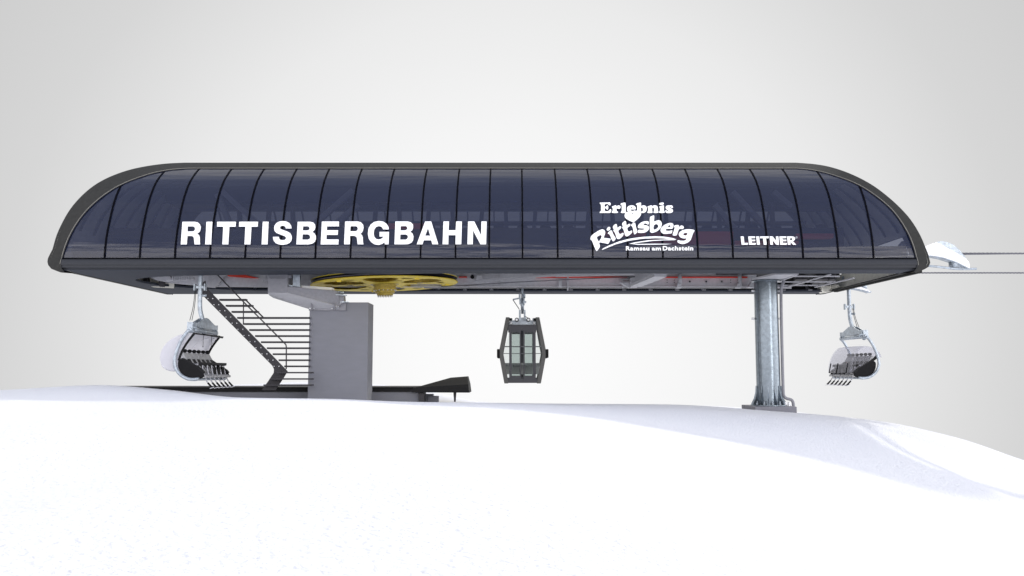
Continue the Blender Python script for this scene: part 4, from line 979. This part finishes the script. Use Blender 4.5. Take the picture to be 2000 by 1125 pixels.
        for w in (-.55, .35): q3 = la(378, 651); mb.tube([W(q3[0], w, q3[1]), W(q3[0], w, q3[1]-.45)], .009, 6); mb.ell(W(q3[0], w, q3[1]-.46), .02, .02, .03, 8, 5)
        mb.build('pull_cord', 'dark_steel', bb)
    else:
        for s in (-1, 1):
            q1, q2, q3 = lb(1716, 694), lb(1709, 701), lb(1674, 727)
            mb = MB(); mb.bar(W(q1[0], s*(HW-.08), q1[1]), W(q2[0], s*(HW-.08), q2[1]), .05, .12); mb.bar(W(q2[0], s*(HW-.08), q2[1]), W(q3[0], s*(HW-.08), q3[1]), .05, .11); mb.build('bubble_frame', 'black_sheet', bb)
        q1 = lb(1668.5, 728)
        mb = MB(); mb.tube([W(q1[0], -HW+.1, q1[1]), W(q1[0], HW-.1, q1[1])], .028, 8); mb.build('bubble_edge', 'dark_steel', bb)
        for w in (-1.05, .1, 1.0):
            qa, qb = lb(1665.5, 709), lb(1662, 729); mb = MB(); mb.bar(W(qa[0]+.05, w, qa[1]), W(qb[0]+.05, w, qb[1]), .035, .04); mb.build('strap', 'black_matt', bb)
    return t
chair('six-seat chair with raised white bubble hanging in front of the staircase', P(397, 640, 33.6).x, 33.6, 1, False, -.17)
chair('six-seat chair with closed clear bubble hanging below the open right end', 15.60, 39.8, -1, True, -.14)

# ================================================================== GONDOLA
gc = P(1020.5, 620, 39.8)
gd_ = thing('gondola_cabin', 'dark grey gondola cabin with glass doors hanging under the station centre', 'gondola', (gc.x, 39.8, ZP(749, 38.8)))
GY0, GY1 = 38.8, 40.8
lf = [(988.5, 619), (974.5, 689), (984.5, 749)]; li = [(995, 619), (981.5, 689), (992, 749)]
for s in (0, 1):
    def mx_(pt): return pt if s == 0 else (2041.5-pt[0], pt[1])
    for (ya, yb_) in ((GY0, GY0+.22), (GY1-.22, GY1)):
        A = [mx_(q) for q in ((988, 619.5), (974, 689.5), (985, 749), (993, 749), (982.5, 689.5), (995.5, 619.5))]
        V = [P(x, y, GY0) for x, y in A]; Z0 = [Vector((v.x, ya, v.z)) for v in V]; Z1 = [Vector((v.x, yb_, v.z)) for v in V]
        mb = MB(); mb.prism(Z0, Z1); mb.build('corner_frame', 'cabin_frame', gd_, bevel=.02)
    # side shell: glass above, panel below
    top2 = [mx_(q) for q in ((989.5, 622), (975.8, 689))]; low2 = [mx_(q) for q in ((975.8, 689), (985.5, 747))]
    for pts, mt_, nm in ((top2, 'cabin_glass', 'side_window'), (low2, 'cabin_glass', 'side_window')):
        V = [P(x, y, GY0) for x, y in pts]
        mb = MB(); mb.add([(V[0].x, GY0+.22, V[0].z), (V[1].x, GY0+.22, V[1].z), (V[1].x, GY1-.22, V[1].z), (V[0].x, GY1-.22, V[0].z)], [(0, 1, 2, 3)]); mb.build(nm, mt_, gd_)
    q = P(*mx_((973.5, 690.5)), 39.2)
    mb = MB(); mb.box(q.x-.06, q.x+.06, 38.75, 40.7, q.z-.2, q.z+.19); mb.build('bumper', 'black_matt', gd_, bevel=.03)
A = [(993, 634.5), (1048.5, 634.5), (1049.5, 645.5), (992, 645.5)]
for (ya, yb_) in ((GY0+.03, GY0+.12), (GY1-.12, GY1-.03)):
    V = [P(x, y, GY0) for x, y in A]; mb = MB(); mb.prism([Vector((v.x, ya, v.z)) for v in V], [Vector((v.x, yb_, v.z)) for v in V]); mb.build('header_panel', 'cabin_dark', gd_)
mb = MB(); za = ZP(635, GY0); mb.box(P(993, 634, GY0).x, P(1048.5, 634, GY0).x, GY0+.1, GY1-.1, za-.06, za); mb.build('roof_panel', 'cabin_dark', gd_)
mb = MB(); mb.polyY([(991.5, 740.5), (1049.5, 740.5), (1049, 748), (992, 748)], GY0+.03, GY0+.12); mb.polyY([(991.5, 738), (1049.5, 738), (1049, 745), (992, 745)], GY0+.13, GY1-.1); mb.build('floor_panel', 'cabin_dark', gd_)
for (ya, nm) in ((GY0+.05, 'door'), (GY1-.10, 'rear_wall')):
    for x0_, x1_ in (((994.5, 1017.5), (1022.5, 1046.5)) if nm == 'door' else ((994.5, 1046.5),)):
        mb = MB()
        wl_, wr_ = (5, 2.4) if x0_ < 1000 and nm == 'door' else ((2.4, 5) if nm == 'door' else (5, 5))
        bars = [(x0_, x0_+wl_, 645.5, 741), (x1_-wr_, x1_, 645.5, 741), (x0_+wl_, x1_-wr_, 645.5, 649), (x0_+wl_, x1_-wr_, 734, 741)]
        if nm == 'rear_wall': bars.append((1017, 1023.5, 649, 734))
        for a, b, c, d in bars:
            mb.box(P(a, 690, GY0).x, P(b, 690, GY0).x, ya, ya+.05, ZP(d, GY0), ZP(c, GY0))
        dr_ = mb.build(nm, 'cabin_dark', gd_)
        mb = MB(); mb.box(P(x0_+wl_-.4, 690, GY0).x, P(x1_-wr_+.4, 690, GY0).x, ya+.02, ya+.028, ZP(734.5, GY0), ZP(648.5, GY0)); mb.build('pane', 'cabin_glass', dr_)
for s in (0, 1):
    f_ = lambda x: x if s == 0 else 2041.5-x
    mb = MB(); A = [P(f_(994.5), 646, GY0), P(f_(983.5), 690, GY0), P(f_(992), 740, GY0), P(f_(994.5), 740, GY0)]
    mb.add([Vector((v.x, GY0+.08, v.z)) for v in A], [(0, 1, 2, 3)]); mb.build('corner_window', 'cabin_glass', gd_)
mb = MB(); mb.polyY([(984, 709), (1057, 709), (1054, 731), (987.5, 731)], GY1-.35, GY1-.2); mb.polyY([(984, 709), (1057, 709), (1056.5, 713), (984.5, 713)], GY0+.35, GY1-.35); mb.build('bench', 'seat_grey', gd_, label='grey bench seat inside the cabin')
mb = MB(); mb.bar(P(984, 677, 40.2), P(1057, 677, 40.2), .05, .05); mb.build('grab_rail', 'steel_grey', gd_)
mb = MB(); mb.bar(P(983, 690.5, 40.3), P(1058, 690.5, 40.3), .04, .03); mb.build('grab_rail', 'steel_grey', gd_)
# hanger and suspension
gx_ = P(1020.3, 600, 39.8).x
mb = MB(); mb.tube([(gx_, 39.8, zf), (gx_, 39.8, ZP(582, 39.8)), (gx_, 39.8, ZP(613, 39.8))], .055, 14); mb.tube([(gx_, 39.78, ZP(583, 39.8)), (gx_, 39.78, ZP(606, 39.8))], .075, 14); mb.build('hanger', 'galv', gd_)
mb = MB()
for a, b, c, d in ((1013.2, 1017, 574, 582), (1022.5, 1026.2, 574, 582), (1014.2, 1018, 582, 594), (1022, 1024.8, 580, 596), (1013.5, 1017.2, 605.5, 622), (1023, 1026.5, 605.5, 622), (1016.5, 1023.5, 593, 597)):
    mb = MB(); mb.box(P(a, 600, 39.7).x, P(b, 600, 39.7).x, 39.68, 39.92, ZP(d, 39.7), ZP(c, 39.7)); mb.build('hanger_bracket', 'galv', gd_)
mb = MB(); mb.bar(P(1002, 585, 39.7), P(1015, 582.5, 39.7), .06, .07); mb.build('lever', 'galv', gd_)
mb = MB(); mb.bar(P(1022, 588, 39.7), P(1027.5, 591, 39.7), .08, .09); mb.build('lever', 'galv', gd_)
mb = MB(); mb.tube([P(1001.5, 585, 39.65), P(1014.5, 604.5, 39.65)], .02, 6); mb.tube([P(1026, 618, 39.6), P(1031, 621, 39.6)], .018, 6); mb.build('rod', 'dark_steel', gd_)
mb = MB(); mb.polyY([(1000, 626), (1013, 624), (1013, 620), (1028, 620), (1028, 624), (1041, 626), (1047, 628), (1047, 634), (994, 634), (994, 628)], 39.3, 39.9)
mb.box(P(998, 630, 39.2).x, P(1001, 630, 39.2).x, 39.1, 39.5, ZP(634, 39.2), ZP(622, 39.2)); mb.box(P(1040, 630, 39.2).x, P(1043, 630, 39.2).x, 39.1, 39.5, ZP(634, 39.2), ZP(622, 39.2)); mb.build('roof_carrier', 'galv', gd_)
for px in (1009.3, 1032):
    mb = MB(); mb.lathe([(.055, -.06), (.09, -.06), (.09, .04), (.055, .04)], P(px, 624.5, 39.0), 'Y', 20, close=True, smooth=False); w_ = mb.build('roller', 'black_matt', gd_)
    mb = MB(); mb.cyl(P(px, 624.5, 39.0), .056, .08, 'Y', 16); mb.build('roller_hub', 'bright_metal', w_)
for px in (998, 1043.5):
    mb = MB(); mb.cyl(P(px, 631, 38.95), .05, .13, 'Z', 14); mb.build('damper', 'bright_metal', gd_)
    mb = MB(); mb.cyl(P(px-1 if px < 1020 else px+1, 624, 38.98), .07, .12, 'Z', 14); mb.build('damper_cap', 'black_matt', gd_)
bpy.context.view_layer.update()
